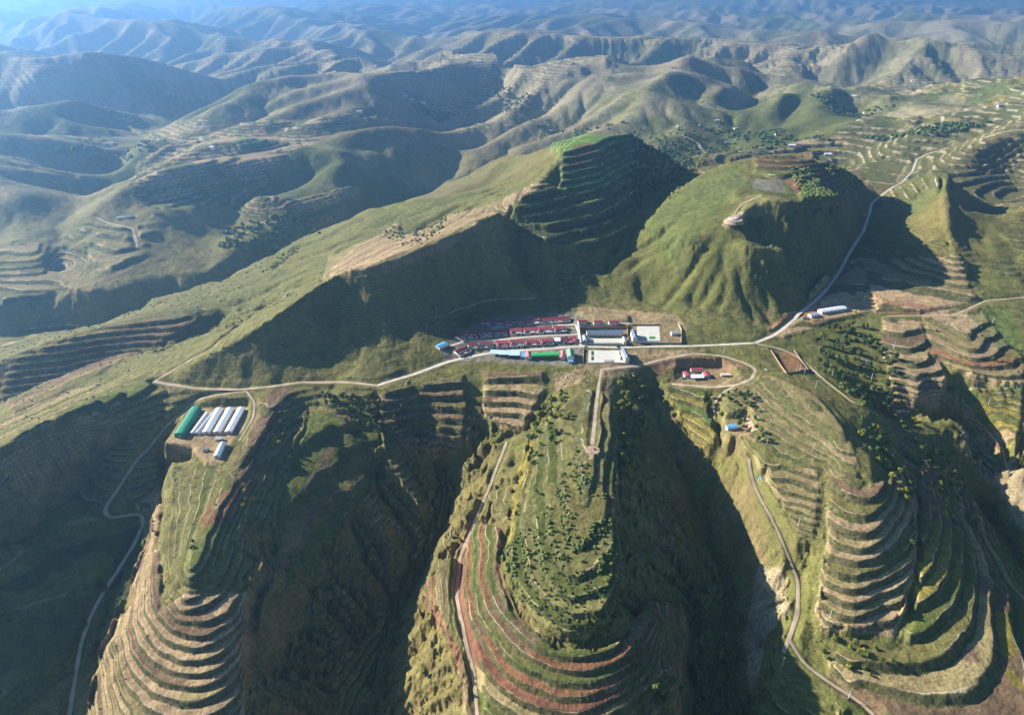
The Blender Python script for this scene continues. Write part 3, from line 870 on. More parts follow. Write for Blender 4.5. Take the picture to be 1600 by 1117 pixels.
# ---- haze: one closed box of pale air ----
zlo, zhi = float(VZ.min()) - 1.0, max(float(VZ.max()), CAMZ) + 12.0
hx = R1 * math.sin(AMAX) + 300
hm = bpy.data.materials.new('haze'); hm.use_nodes = True
hn = hm.node_tree; hn.nodes.remove(hn.nodes['Principled BSDF'])
pv = hn.nodes.new('ShaderNodeVolumePrincipled')
pv.inputs['Density'].default_value = 1.55e-4
pv.inputs['Color'].default_value = (.28, .57, 1.0, 1)
pv.inputs['Anisotropy'].default_value = 0.8
hn.links.new(pv.outputs[0], hn.nodes['Material Output'].inputs['Volume'])
bm = bmesh.new(); bmesh.ops.create_cube(bm, size=1.0)
for v in bm.verts:
    v.co = ((v.co.x) * 2 * hx, (v.co.y + .5) * (R1 + 900) - 400, zlo + (v.co.z + .5) * (zhi - zlo))
me = bpy.data.meshes.new('haze'); bm.to_mesh(me); bm.free(); me.materials.append(hm)
o = bpy.data.objects.new('haze', me); col.objects.link(o); o['kind'] = 'stuff'
print('terrain z', VZ.min(), VZ.max(), 'verts', VX.size)
# ================= buildings =================
M = dict(
 maroon=mat('maroon_roof', (.26, .05, .075), .6, .15, .5), redroof=mat('red_roof', (.42, .085, .11), .6, .12, .5), pinkroof=mat('pink_roof', (.62, .20, .25), .6, .1, .5),
 white=mat('white_plaster', (.74, .72, .67), .85, .08, .6), cream=mat('cream_plaster', (.55, .50, .42), .85, .1, .6), glass=mat('dark_glass', (.03, .04, .05), .15, spec=.5),
 door=mat('door_paint', (.25, .09, .05), .6), blue=mat('blue_sheet', (.13, .42, .72), .5, .1, .5), paleblue=mat('pale_blue_sheet', (.52, .70, .78), .5, .06, .4),
 green=mat('green_sheet', (.05, .42, .12), .55, .1, .4), teal=mat('teal_sheet', (.03, .26, .17), .55, .12, .4), greenroof=mat('grey_green_roof', (.20, .38, .27), .6, .1, .4),
 slate=mat('slate_blue_roof', (.16, .22, .30), .6, .1, .4), grey=mat('grey_sheet', (.36, .40, .46), .5, .08, .4), whitesheet=mat('white_sheet', (.78, .83, .86), .45, .05, .3),
 concrete=mat('concrete', (.62, .60, .54), .9, .08, .2), wallgrey=mat('block_wall', (.42, .39, .35), .9, .15, .5), brick=mat('earth_wall', (.36, .24, .16), .95, .2, .5),
 pole=mat('concrete_pole', (.72, .71, .68), .8), dark=mat('dark_rubber', (.02, .02, .022), .8), metal=mat('galvanised_steel', (.5, .52, .54), .4, metallic=.6),
 planter=mat('planting', (.05, .09, .03), .95, .3, .8), greenpatch=mat('green_turf', (.05, .22, .06), .9, .1, .5), spoil=mat('spoil_earth', (.40, .29, .2), .95, .3, .3, .5),
 carwhite=mat('white_car_paint', (.75, .75, .74), .3, spec=.5), cardark=mat('dark_car_paint', (.04, .05, .07), .3, spec=.5), truckblue=mat('blue_truck_paint', (.05, .13, .32), .4, spec=.5))
ORD = ['first', 'second', 'third', 'fourth', 'fifth', 'sixth', 'seventh', 'eighth', 'ninth', 'tenth', 'eleventh', 'twelfth', 'thirteenth', 'fourteenth', 'fifteenth', 'sixteenth']

class MB:
    def __init__(self): self.v = []; self.f = []
    def face(self, *pts):
        n = len(self.v); self.v += [tuple(p) for p in pts]; self.f.append(tuple(range(n, n + len(pts)))); return self
    def hexa(self, p):            # 8 points: bottom 4 ccw, top 4 ccw
        n = len(self.v); self.v += [tuple(q) for q in p]
        self.f += [tuple(n + i for i in q) for q in ((3, 2, 1, 0), (4, 5, 6, 7), (0, 1, 5, 4), (1, 2, 6, 5), (2, 3, 7, 6), (3, 0, 4, 7))]; return self
    def box(self, x0, x1, y0, y1, z0, z1):
        return self.hexa([(x0, y0, z0), (x1, y0, z0), (x1, y1, z0), (x0, y1, z0), (x0, y0, z1), (x1, y0, z1), (x1, y1, z1), (x0, y1, z1)])
    def prism(self, prof, a0, a1, axis='x'):
        """profile polygon (u, z) swept along an axis from a0 to a1"""
        n = len(prof); k = len(self.v)
        for a in (a0, a1):
            for u, z in prof: self.v.append((a, u, z) if axis == 'x' else (u, a, z))
        self.f.append(tuple(k + i for i in range(n))); self.f.append(tuple(k + n + i for i in reversed(range(n))))
        for i in range(n): j = (i + 1) % n; self.f.append((k + i, k + n + i, k + n + j, k + j))
        return self
    def cyl(self, cx, cy, z0, z1, r0, r1, n=8):
        k = len(self.v)
        for z, r in ((z0, r0), (z1, r1)):
            for i in range(n): a = 2 * math.pi * i / n; self.v.append((cx + r * math.cos(a), cy + r * math.sin(a), z))
        self.f.append(tuple(k + i for i in reversed(range(n)))); self.f.append(tuple(k + n + i for i in range(n)))
        for i in range(n): j = (i + 1) % n; self.f.append((k + i, k + j, k + n + j, k + n + i))
        return self
    def mesh(self, name, m):
        me = bpy.data.meshes.new(name); me.from_pydata(self.v, [], self.f); me.materials.append(m)
        b = bmesh.new(); b.from_mesh(me); bmesh.ops.recalc_face_normals(b, faces=b.faces[:]); b.to_mesh(me); b.free()
        return me
    def build(self, name, m, parent=None):
        o = bpy.data.objects.new(name, self.mesh(name, m)); col.objects.link(o); o.parent = parent; return o
def empty(name, loc, rz=0.0, label=None, cat=None, group=None):
    o = bpy.data.objects.new(name, None); o.empty_display_size = 1; col.objects.link(o)
    o.location = loc; o.rotation_euler = (0, 0, rz); return setp(o, label, cat, group)
def copy_tree(o, parent=None):
    c = o.copy(); col.objects.link(c)
    if parent: c.parent = parent
    for ch in o.children: copy_tree(ch, c)
    return c

def hitv(px, py): return hit(px, py, VZ)
def frame(ax, ay, bx, by):
    """world frame of a wall foot seen from pixel a to pixel b"""
    a = hitv(ax, ay); b = hitv(bx, by)
    w = math.hypot(b[0] - a[0], b[1] - a[1]); rz = math.atan2(b[1] - a[1], b[0] - a[0])
    return a, w, rz
def ground_range(a, rz, w, d):
    c, s = math.cos(rz), math.sin(rz); zs = []
    for u in (0, .5, 1):
        for v in (0, .5, 1):
            x = a[0] + c * u * w - s * v * d; y = a[1] + s * u * w + c * v * d
            zs.append(gz(x, y))
    return min(zs), max(zs)

def gable(mb, w, d, h, rise, over=.5, th=.16, x0=0, y0=0, along='x'):
    """two sloping slabs meeting at a ridge"""
    if along == 'x': L0, L1, A, B = x0 - over, x0 + w + over, y0, y0 + d
    else: L0, L1, A, B = y0 - over, y0 + d + over, x0, x0 + w
    m_ = (A + B) / 2; k = rise / ((B - A) / 2)
    prof = [(A - over, h - k * over), (m_, h + rise), (B + over, h - k * over), (B + over, h - k * over + th), (m_, h + rise + th), (A - over, h - k * over + th)]
    mb.prism(prof, L0, L1, along)
    return mb
def wall_gable(mb, w, d, h, rise, x0=0, y0=0, z0=-2.0, along='x'):
    if along == 'x': mb.prism([(y0, z0), (y0 + d, z0), (y0 + d, h), (y0 + d / 2, h + rise), (y0, h)], x0, x0 + w, 'x')
    else: mb.prism([(x0, z0), (x0 + w, z0), (x0 + w, h), (x0 + w / 2, h + rise), (x0, h)], y0, y0 + d, 'y')
    return mb

def openings(root, w, h, n, doorpos, glassm, face='front', x0=0, d=0, y0=0, ww=1.5):
    """windows and a door standing just proud of the front wall"""
    step = w / n
    for k in range(n):
        cx = x0 + step * (k + .5)
        mb = MB()
        if k == doorpos:
            mb.box(cx - .65, cx + .65, y0 - .07, y0 + .05, .05, 2.3); mb.build('door', M['door'], root)
        else:
            mb.box(cx - ww / 2, cx + ww / 2, y0 - .05, y0 + .05, .95, min(2.45, h - .4)); wd = mb.build('window', glassm, root)
            s = MB().box(cx - ww / 2 - .1, cx + ww / 2 + .1, y0 - .16, y0 - .055, .82, .94); s.build('sill', M['white'], wd)

def house(px0, py0, px1, py1, label, depth=7.0, h=3.3, rise=1.5, roof='maroon', wing=None, yard=6.5, n=4, group='maroon roofed houses of the village', name='village_house', annex=None):
    a, w, rz = frame(px0, py0, px1, py1)
    zlo_, zhi_ = ground_range(a, rz, w, depth)
    root = empty(name, (a[0], a[1], max(gz(*a), zlo_) + .15), rz, label, 'house', group)
    wm = wall_gable(MB(), w, depth, h, rise); wm.build('wall', M['white'], root)
    gable(MB(), w, depth, h + .02, rise, .45).build('roof', M[roof], root)
    openings(root, w, h, n, random.randrange(n), M['glass'])
    if wing:
        ww, wl = 4.2, yard * .72
        x0 = 0 if wing == 'left' else w - ww
        wall_gable(MB(), ww, wl, 2.7, .9, x0=x0, y0=-wl - .05, along='y').build('wing_wall', M['cream'], root)
        gable(MB(), ww, wl, 2.72, .9, .3, x0=x0, y0=-wl - .35, along='y').build('wing_roof', M['redroof'], root)
    if yard:
        t = .3; g0 = w * random.choice([.3, .5, .7]); ym = M['wallgrey'] if random.random() < .7 else M['white']
        for q in ((-.2, -.2 + t, -yard, -.35), (w - .1, w - .1 + t, -yard, -.35), (-.2, g0 - 1.6, -yard - t - .01, -yard - .01), (g0 + 1.6, w + .2, -yard - t - .01, -yard - .01)):
            MB().box(*q, -2, 1.9).build('courtyard_wall', ym, root)
        MB().box(g0 - 1.9, g0 + 1.9, -yard - .9, -yard + .6, 2.2, 2.5).build('gate_roof', M[roof] if random.random() < .5 else M['white'], root)
        MB().box(g0 - 1.4, g0 + 1.4, -yard - .12, -yard - .02, -.3, 2.1).build('gate', M['door'], root)
        if annex:
            x0 = w * .1 if wing != 'left' else w * .55
            MB().box(x0, x0 + w * .32, -yard + .1, -yard + 2.6, -1, 2.2).build('annex_wall', M['cream'], root)
            MB().box(x0 - .25, x0 + w * .32 + .25, -yard - .05, -yard + 2.85, 2.22, 2.38).build('annex_roof', M[annex], root)
    return root

def Z1(zx, zy): return 680 + zx / 6.667, 480 + zy / 6.667     # plan notes taken from a 6.667x enlargement
rows = [
 ('back row', [(487, 186, 580, 184, None), (610, 184, 730, 180, None), (805, 176, 925, 170, None), (945, 168, 1092, 158, 'left'), (1112, 160, 1245, 150, None), (1250, 150, 1395, 142, None)]),
 ('middle row', [(250, 346, 332, 306, None), (342, 306, 435, 302, None), (465, 298, 590, 292, None), (615, 290, 745, 282, None), (775, 272, 900, 264, 'left'), (920, 264, 1050, 256, 'left'), (1062, 258, 1210, 248, 'left'), (1235, 250, 1360, 238, 'left')]),
 ('front row', [(228, 500, 345, 450, None), (348, 420, 440, 416, None), (466, 412, 600, 408, None), (638, 400, 755, 396, 'left'), (777, 394, 915, 388, 'left'), (932, 388, 1075, 382, 'left'), (1095, 380, 1230, 374, 'left'), (1312, 362, 1388, 358, None), (1402, 356, 1468, 352, 'right')]),
]
for rn, lst in rows:
    for k, (x0, y0, x1, y1, wing) in enumerate(lst):
        p0 = Z1(x0, y0); p1 = Z1(x1, y1)
        roof_by_light = 'redroof' if wing else 'maroon'  # sunlit roofs lighter red, shaded ones maroon: light put into the colour
        house(*p0, *p1, f"{ORD[k]} {'red' if wing else 'maroon'} roofed white house from the left in the village's {rn}", roof=roof_by_light, wing=wing,
              n=3 if x1 - x0 < 100 else 4, annex=random.choice([None, 'whitesheet', 'paleblue', 'redroof']) if k > 2 else None, yard=6.0)
for k, (x0, y0, x1, y1) in enumerate([(904, 507.5, 917, 507), (928, 508, 941, 507.5), (952, 509, 966, 508.5)]):
    house(x0, y0, x1, y1, f"{['leftmost', 'middle', 'rightmost'][k]} of the three maroon roofed houses above the school", yard=0, n=3, group='houses above the school')

def shed(px0, py0, px1, py1, depth, h, roofm, wallm, label, name='shed', kind='gable', rise=1.2, cat='shed', group=None, n=4, along='x', over=.4, nowin=False):
    a, w, rz = frame(px0, py0, px1, py1)
    root = empty(name, (a[0], a[1], gz(*a) + .12), rz, label, cat, group)
    if kind == 'gable':
        wall_gable(MB(), w, depth, h, rise, along=along).build('wall', M[wallm], root)
        gable(MB(), w, depth, h + .02, rise, over, along=along).build('roof', M[roofm], root)
    elif kind == 'flat':
        MB().box(0, w, 0, depth, -2, h).build('wall', M[wallm], root)
        MB().hexa([(-over, -over, h + .02), (w + over, -over, h + .02), (w + over, depth + over, h + rise), (-over, depth + over, h + rise),
                   (-over, -over, h + .2), (w + over, -over, h + .2), (w + over, depth + over, h + rise + .18), (-over, depth + over, h + rise + .18)]).build('roof', M[roofm], root)
    elif kind == 'vault':
        MB().box(0, w, 0, depth, -2, h).build('wall', M[wallm], root)
        if along == 'x': prof = [(depth / 2 - (depth / 2 + over) * math.cos(t), h + .03 + rise * math.sin(t)) for t in np.linspace(0, math.pi, 12)]; MB().prism(prof, -over, w + over, 'x').build('roof', M[roofm], root)
        else: prof = [(w / 2 - (w / 2 + over) * math.cos(t), h + .03 + rise * math.sin(t)) for t in np.linspace(0, math.pi, 12)]; MB().prism(prof, -over, depth + over, 'y').build('roof', M[roofm], root)
    elif kind == 'canopy':
        for i, u in enumerate((.02, .5, .98)):
            for v in (.05, .95): MB().cyl(w * u, depth * v, -1, h, .12, .12, 6).build('post', M['metal'], root)
        MB().hexa([(-over, -over, h), (w + over, -over, h), (w + over, depth + over, h + rise), (-over, depth + over, h + rise),
                   (-over, -over, h + .15), (w + over, -over, h + .15), (w + over, depth + over, h + rise + .15), (-over, depth + over, h + rise + .15)]).build('roof', M[roofm], root)
        MB().box(0, w, depth - .2, depth, -1, h + rise * .6).build('back_wall', M[wallm], root)
    if not nowin and kind != 'canopy': openings(root, w, h, n, n // 2, M['glass'])
    return root
G = 'market buildings along the village street'
shed(765.5, 556, 779.5, 556.5, 9, 3.2, 'paleblue', 'wallgrey', 'leftmost pale blue roofed canopy on the south side of the village street', 'canopy_shed', 'canopy', .5, 'shed', G)
shed(780, 558, 794.5, 558.5, 10, 3.5, 'paleblue', 'wallgrey', 'second pale blue canopy from the left beside the village street', 'canopy_shed', 'canopy', .5, 'shed', G)
shed(795, 559.5, 811.5, 560, 12, 3.8, 'paleblue', 'wallgrey', 'large pale blue canopy, third from the left, beside the street', 'canopy_shed', 'canopy', .5, 'shed', G)
shed(812.5, 560.5, 820, 561, 10, 3.4, 'blue', 'cream', 'narrow blue roofed shed between the pale canopies and the pink roofed house', 'shed', 'flat', .5, 'shed', G, n=2)
shed(821.5, 562.5, 830.5, 562.5, 12, 4.2, 'pinkroof', 'white', 'pink roofed house at the left end of the bright green hall', 'house', 'gable', 1.6, 'house', G, n=2, along='y')
shed(832.5, 562, 873, 560.5, 8.5, 4.0, 'green', 'greenpatch', 'long hall with a bright green vaulted roof', 'green_hall', 'vault', 1.8, 'hall', G, n=12)
shed(874.5, 563.5, 882.5, 563.5, 17, 4.5, 'pinkroof', 'cream', 'pink roofed house at the right end of the bright green hall', 'house', 'gable', 1.6, 'house', G, n=2, along='y')
shed(886, 564.5, 897, 564.5, 19, 6.0, 'greenroof', 'white', 'tall white house under a grey green gable roof beside the square', 'house', 'gable', 2.2, 'house', G, n=3, along='y')
shed(888, 568.5, 895, 568.5, 3.2, 3.0, 'blue', 'white', 'small blue roofed lean-to at the foot of the grey green roofed house', 'lean_to', 'flat', .4, 'shed', G, n=2)
shed(792, 489 + 22, 799.5, 510.6, 8, 3.6, 'redroof', 'white', 'small square red roofed house in the back row of the village', 'house', 'gable', 1.3, 'house', 'small square houses', n=2)
shed(867.5, 536.6, 875.5, 536.4, 9, 3.2, 'whitesheet', 'white', 'flat white roofed shed in the front row of red roofs', 'shed', 'flat', .3, 'shed', 'white roofed sheds', n=2)
shed(687, 547, 700, 541, 8, 3.0, 'blue', 'white', 'blue roofed house alone at the west end of the village', 'house', 'gable', 1.0, 'house', 'outlying houses', n=3)
# school
shed(917, 526, 973, 525.5, 8.5, 4.6, 'slate', 'white', 'long slate blue roofed school building with a row of windows', 'school_building', 'gable', 1.8, 'school', 'school buildings', n=14)
shed(911, 536, 918.5, 536, 13, 3.8, 'grey', 'white', 'short grey blue wing at the left of the school yard', 'school_wing', 'gable', 1.4, 'school', 'school buildings', n=2, along='y')
shed(973.5, 539, 979, 539, 14, 3.8, 'grey', 'white', 'short grey blue wing at the right of the school yard', 'school_wing', 'gable', 1.4, 'school', 'school buildings', n=2, along='y')
# office compound and square
shed(988.5, 534.5, 996, 534.5, 20, 6.2, 'slate', 'white', 'tall slate roofed office block beside the white forecourt', 'office_block', 'gable', 1.8, 'office', 'office buildings', n=3, along='y')
shed(1049.5, 525, 1058.5, 524.5, 7, 3.4, 'grey', 'white', 'small grey roofed house at the far right of the walled compound', 'house', 'gable', 1.2, 'house', 'compound houses', n=3)
shed(976.5, 567, 983, 567, 24, 6.5, 'slate', 'white', 'slate blue hall closing the right side of the village square', 'hall', 'gable', 2.0, 'hall', 'halls at the square', n=2, along='y')

def slab(px, zt, th, m, label, name, cat, kind=None, group=None, skirt=2.5):
    """flat paved area with an edge; px are pixel corners on the ground"""
    pts = [pz(px[k], px[k + 1], zt) for k in range(0, len(px), 2)]
    cx = sum(p[0] for p in pts) / len(pts); cy = sum(p[1] for p in pts) / len(pts)
    mb = MB(); n = len(pts)
    loc = [(p[0] - cx, p[1] - cy) for p in pts]
    mb.face(*[(x, y, th) for x, y in loc])
    for i in range(n):
        j = (i + 1) % n
        mb.face((*loc[i], -skirt), (*loc[j], -skirt), (*loc[j], th), (*loc[i], th))
    o = mb.build(name, m); o.location = (cx, cy, zt)
    if kind: o['kind'] = kind
    else: setp(o, label, cat, group)
    return o
slab((920, 545.5, 979, 545.5, 981, 566.5, 919, 566.5), .3, .25, M['concrete'], None, 'square_paving', None, 'structure')
slab((995, 510, 1030, 510, 1032, 532.5, 996, 532.5), 3.0, .25, M['concrete'], None, 'forecourt_paving', None, 'structure')
slab((920, 529, 972, 529, 972.5, 536, 920, 536), 1.5, .2, M['concrete'], None, 'yard_paving', None, 'structure')
slab((1014.5, 526, 1023.5, 526, 1024, 530, 1014.5, 530), 3.0, .34, M['greenpatch'], 'green sports mat lying on the white forecourt', 'sports_mat', 'mat')
for k, (x, y) in enumerate([(923.8, 549), (923.8, 557), (968, 549), (969.5, 557)]):
    slab((x, y, x + 3, y, x + 3, y + 6, x, y + 6), .3, .75, M['planter'], f"{['upper left', 'lower left', 'upper right', 'lower right'][k]} planting bed on the white village square", 'planting_bed', 'planter', group='planting beds on the square', skirt=.5)
slab((944, 563, 957, 563, 957.5, 566, 944, 566), .3, 1.1, M['wallgrey'], 'low dark stage at the front edge of the village square', 'stage', 'stage', skirt=.5)

def wall_run(px, h, t, m, label, name='boundary_wall', cat='wall', group=None):
    pts = [hitv(px[k], px[k + 1]) for k in range(0, len(px), 2)]
    dense = densify(pts, 3.0); root = None
    mb = MB(); ox, oy = dense[0]; oz = gz(ox, oy)
    T = np.gradient(dense, axis=0); T /= np.linalg.norm(T, axis=1, keepdims=True); Nn = np.column_stack([-T[:, 1], T[:, 0]]) * t / 2
    zz = smooth1(zlook(VZ, dense[:, 0], dense[:, 1]), 4)
    for i in range(len(dense) - 1):
        p = []
        for zb, zt in ((-1.5, None), (None, h)):
            for (k, s) in ((i, -1), (i + 1, -1), (i + 1, 1), (i, 1)):
                p.append((dense[k][0] + s * Nn[k][0] - ox, dense[k][1] + s * Nn[k][1] - oy, zz[k] - oz + (h if zt is None and zb is None else (-1.5 if zb else h))))
        mb.hexa(p)
    o = mb.build(name, M[m]); o.location = (ox, oy, oz)
    return setp(o, label, cat, group)
WG = 'walls of the village compounds'
wall_run((904, 511, 907.5, 538), 3.2, 1.2, 'white', 'thick white retaining wall along the lane left of the school', 'retaining_wall', group=WG)
wall_run((909, 513.5, 978, 512.5), 3.0, .5, 'brick', 'brown earth retaining wall behind the school', 'retaining_wall', group=WG)
wall_run((910, 538.5, 979, 539.8), 1.8, .35, 'wallgrey', 'low grey wall along the front of the school yard', group=WG)
wall_run((980, 508, 982, 538.5), 2.6, .4, 'brick', 'earth wall between the school and the office compound', group=WG)
wall_run((984, 536, 1044, 536.5), 2.2, .4, 'white', 'white front wall of the office compound beside the road', group=WG)
wall_run((1044, 536.5, 1064, 537.5, 1064.5, 516, 1060, 508), 2.0, .4, 'cream', 'pale wall round the brown field right of the forecourt', group=WG)
wall_run((986, 508.5, 1031, 508.5), 2.0, .4, 'brick', 'earth wall along the back of the white forecourt', group=WG)
wall_run((912, 545, 911, 568), 1.6, .3, 'wallgrey', 'low wall left of the planted strip beside the square', group=WG)
wall_run((919, 568, 981, 568.3), 1.2, .3, 'white', 'low white wall along the front of the village square', group=WG)
wall_run((1204, 548.5, 1228.5, 583.5), 2.0, .5, 'brick', 'left earth wall of the brown walled field', group=WG)
wall_run((1228.5, 583.5, 1263, 579.5, 1240.5, 548), 1.6, .5, 'brick', 'right earth wall of the brown walled field', group=WG)

# livestock farm on the western spur
FG = 'long sheds of the livestock farm'
def long_shed(ax, ay, bx, by, wpx, h, roofm, label, kind='gable', rise=1.1, wallm='white', z=-8.5):
    """a = front-left foot, b = rear-left foot (pixels), wpx = width in pixels along the front"""
    a = pz(ax, ay, z); b = pz(bx, by, z); c = pz(ax + wpx, ay, z)
    L = math.hypot(b[0] - a[0], b[1] - a[1]); w = math.hypot(c[0] - a[0], c[1] - a[1]); rz = math.atan2(b[1] - a[1], b[0] - a[0]) - math.pi / 2
    w *= math.cos(rz)
    root = empty('farm_shed', (a[0], a[1], z + .1), rz, label, 'shed', FG)
    if kind == 'gable':
        wall_gable(MB(), w, L, h, rise, along='y').build('wall', M[wallm], root); gable(MB(), w, L, h + .02, rise, .35, along='y').build('roof', M[roofm], root)
    else:
        MB().box(0, w, 0, L, -1.5, h).build('wall', M[wallm], root)
        MB().prism([(w / 2 - (w / 2 + .3) * math.cos(t), h + .03 + rise * math.sin(t)) for t in np.linspace(0, math.pi, 12)], -.3, L + .3, 'y').build('roof', M[roofm], root)
    MB().box(w * .35, w * .65, -.08, .05, .02, min(2.6, h - .3)).build('door', M['grey'], root)
    for k in range(int(L / 6)):
        MB().box(w - .05, w + .06, 3 + 6 * k, 4.8 + 6 * k, 1.0, min(2.0, h - .5)).build('window', M['glass'], root)
    return root
long_shed(273.5, 683.5, 301, 641, 15, 3.6, 'teal', 'dark green vaulted barn, leftmost of the farm sheds', 'vault', 2.0, 'teal')
long_shed(298.5, 679, 322.5, 646.5, 5, 2.4, 'whitesheet', 'narrow white roofed shed just right of the green barn', rise=.6)
long_shed(306, 679, 331, 647.5, 6, 2.4, 'grey', 'narrow grey roofed shed between two white roofed sheds of the farm', rise=.6)
long_shed(317, 679, 338.5, 641.5, 11, 3.0, 'whitesheet', 'left of the three wide white roofed farm sheds')
long_shed(334, 678.5, 355.5, 641, 11, 3.0, 'whitesheet', 'middle of the three wide white roofed farm sheds')
long_shed(352, 678, 373, 640.5, 11, 3.0, 'whitesheet', 'right of the three wide white roofed farm sheds')
long_shed(335, 716.5, 345, 695.5, 9, 3.2, 'paleblue', 'pale blue roofed house at the lower corner of the farm yard')
shed(337.5, 690, 346.5, 689, 4, 2.4, 'grey', 'cream', 'tiny grey shed in front of the white farm sheds', 'shed', 'flat', .3, 'shed', FG, n=2)

# homestead on the small shelf
HG = 'homestead buildings on the shelf below the road'
shed(1080, 582, 1098, 581.5, 5, 3.0, 'redroof', 'white', 'back range of the red roofed homestead below the road bend', 'house', 'gable', 1.0, 'house', HG, n=4)
shed(1070, 590.5, 1078, 590, 9, 3.0, 'redroof', 'white', 'left wing of the red roofed homestead below the road bend', 'house', 'gable', 1.0, 'house', HG, n=2, along='y')
shed(1101, 590.5, 1109.5, 590, 9, 3.0, 'redroof', 'white', 'right wing of the red roofed homestead below the road bend', 'house', 'gable', 1.0, 'house', HG, n=2, along='y')
shed(1080, 593.5, 1099, 593, 7, 2.4, 'whitesheet', 'cream', 'white sheet canopy over the homestead yard', 'canopy_shed', 'canopy', .3, 'canopy', HG)
shed(1127, 588.5, 1141, 588.5, 3.5, 2.2, 'concrete', 'cream', 'low pale shed right of the red roofed homestead', 'shed', 'flat', .2, 'shed', HG, n=3)
shed(1137, 673, 1152, 671, 6, 3.0, 'blue', 'white', 'blue roofed cave house under the cut loess bank', 'house', 'gable', .9, 'house', 'blue roofed houses on the eastern spur', n=3)
shed(1184.5, 751.5, 1192.5, 750.5, 4.5, 2.8, 'blue', 'white', 'small blue roofed hut beside the footpath', 'hut', 'flat', .6, 'hut', 'blue roofed houses on the eastern spur', n=2)
shed(1284, 491.5, 1322.5, 485.5, 9, 3.6, 'whitesheet', 'white', 'long white roofed workshop beside the road junction', 'workshop', 'gable', 1.2, 'workshop', 'workshops by the junction', n=9)
shed(1267.5, 497, 1279, 495.2, 7.5, 3.0, 'grey', 'white', 'smaller grey roofed shed left of the long white workshop', 'shed', 'gable', 1.0, 'shed', 'workshops by the junction', n=3)
# cut loess bank above the cave house
bk = MB(); A = hitv(1158, 652); B = hitv(1191, 688); ab = (B[0] - A[0], B[1] - A[1])
zA, zB = gz(*A), gz(*B)
zA = zA - 1; bk.hexa([(0, 0, -5), (ab[0], ab[1], zB - zA - 4), (ab[0] + 4, ab[1] + 3, zB - zA - 4), (5, 4, -5), (0, .5, 1.5), (ab[0], ab[1] + .5, zB - zA + .6), (ab[0] + 4, ab[1] + 3, zB - zA + 1.6), (5, 4, 3.4)])
o = bk.build('cut_bank', M['spoil']); o.location = (A[0], A[1], zA); setp(o, 'pale ribbed loess bank cut beside the blue roofed cave house', 'bank')

# distant farmsteads
def far_house(px, py, s, roofm, wallm, label, rz):
    x, y = hitv(px, py); L = 11 * s
    root = empty('farmhouse', (x, y, gz(x, y) + .1), rz, label, 'farmhouse', 'farmhouses scattered in the far valleys')
    wall_gable(MB(), L, 6 * s, 3 * s, 1.2 * s, z0=-4).build('wall', M[wallm], root); gable(MB(), L, 6 * s, 3 * s + .05, 1.2 * s, .4).build('roof', M[roofm], root)
    openings(root, L, 3 * s, 3, 1, M['glass'])
    return root
FH = [
 (1059, 199, 1.3, 'whitesheet', 'at the left end of the valley road'), (1070, 208, 1.3, 'maroon', 'just below the leftmost valley farmhouse'), (1118, 190, 1.2, 'whitesheet', 'at the foot of the terraced hill behind the valley road'),
 (1133, 224, 1.3, 'grey', 'right of the valley road among trees'), (1148, 203, 1.4, 'whitesheet', 'below the pale terraced cone'), (1212, 212, 1.2, 'grey', 'in the middle of the far valley'),
 (1218, 211, 1.2, 'redroof', 'beside a grey roofed one in the middle of the far valley'), (1232, 230, 1.6, 'whitesheet', 'above the great terraced amphitheatre'), (1243, 229, 1.4, 'maroon', 'right of the white one above the amphitheatre'),
 (1288, 244, 1.7, 'whitesheet', 'on the right shoulder of the amphitheatre hill'), (1296, 241, 1.3, 'redroof', 'behind the one on the right shoulder of the amphitheatre hill'), (1350, 178, 1.5, 'whitesheet', 'below the road on the high plateau'),
 (1372, 176, 1.5, 'cream', 'on the brow of the high plateau'), (1330, 152, 1.5, 'whitesheet', 'in the saddle before the high plateau'), (1424, 128, 1.7, 'whitesheet', 'high on the right among distant slopes'),
 (840, 196, 1.3, 'redroof', 'near the junction of the two far valleys'), (790, 198, 1.3, 'cream', 'on the lip above the dark ravine'), (860, 206, 1.4, 'whitesheet', 'on the terraced knoll behind the green hilltop'),
 (630, 152, 1.4, 'whitesheet', 'at the foot of the round hill in the far centre'), (641, 156, 1.3, 'grey', 'right beside the white one at the foot of the round hill'), (658, 163, 1.6, 'whitesheet', 'on the road below the round hill'),
 (557, 177, 1.8, 'whitesheet', 'large and pink walled on the left ridge crest'), (327, 232, 1.4, 'whitesheet', 'at the top of the striped terraces on the left'), (183, 344, 1.5, 'paleblue', 'with a blue roof in the left valley yard'),
 (196, 342, 1.3, 'cream', 'right of the blue roofed one in the left valley'), (240, 335, 1.2, 'maroon', 'on the slope above the left valley yard'), (446, 310, 1.2, 'cream', 'between the small green fields at left centre'),
 (258, 146, 1.6, 'whitesheet', 'tiny among the hazy hills at upper left'), (745, 98, 1.6, 'whitesheet', 'on the ridge beyond the round hill'), (1049, 108, 1.6, 'redroof', 'below the big dark mountain face'),
 (1560, 168, 1.6, 'cream', 'at the right edge beside the plateau road'), (1178, 236, 1.3, 'maroon', 'among trees in front of the valley road'),
]
for k, (px, py, s, rm, txt) in enumerate(FH):
    far_house(px, py, s, rm if rm != 'cream' else 'grey', 'white' if k % 3 else 'cream', f"small distant farmhouse {txt}", random.uniform(-.5, .5))
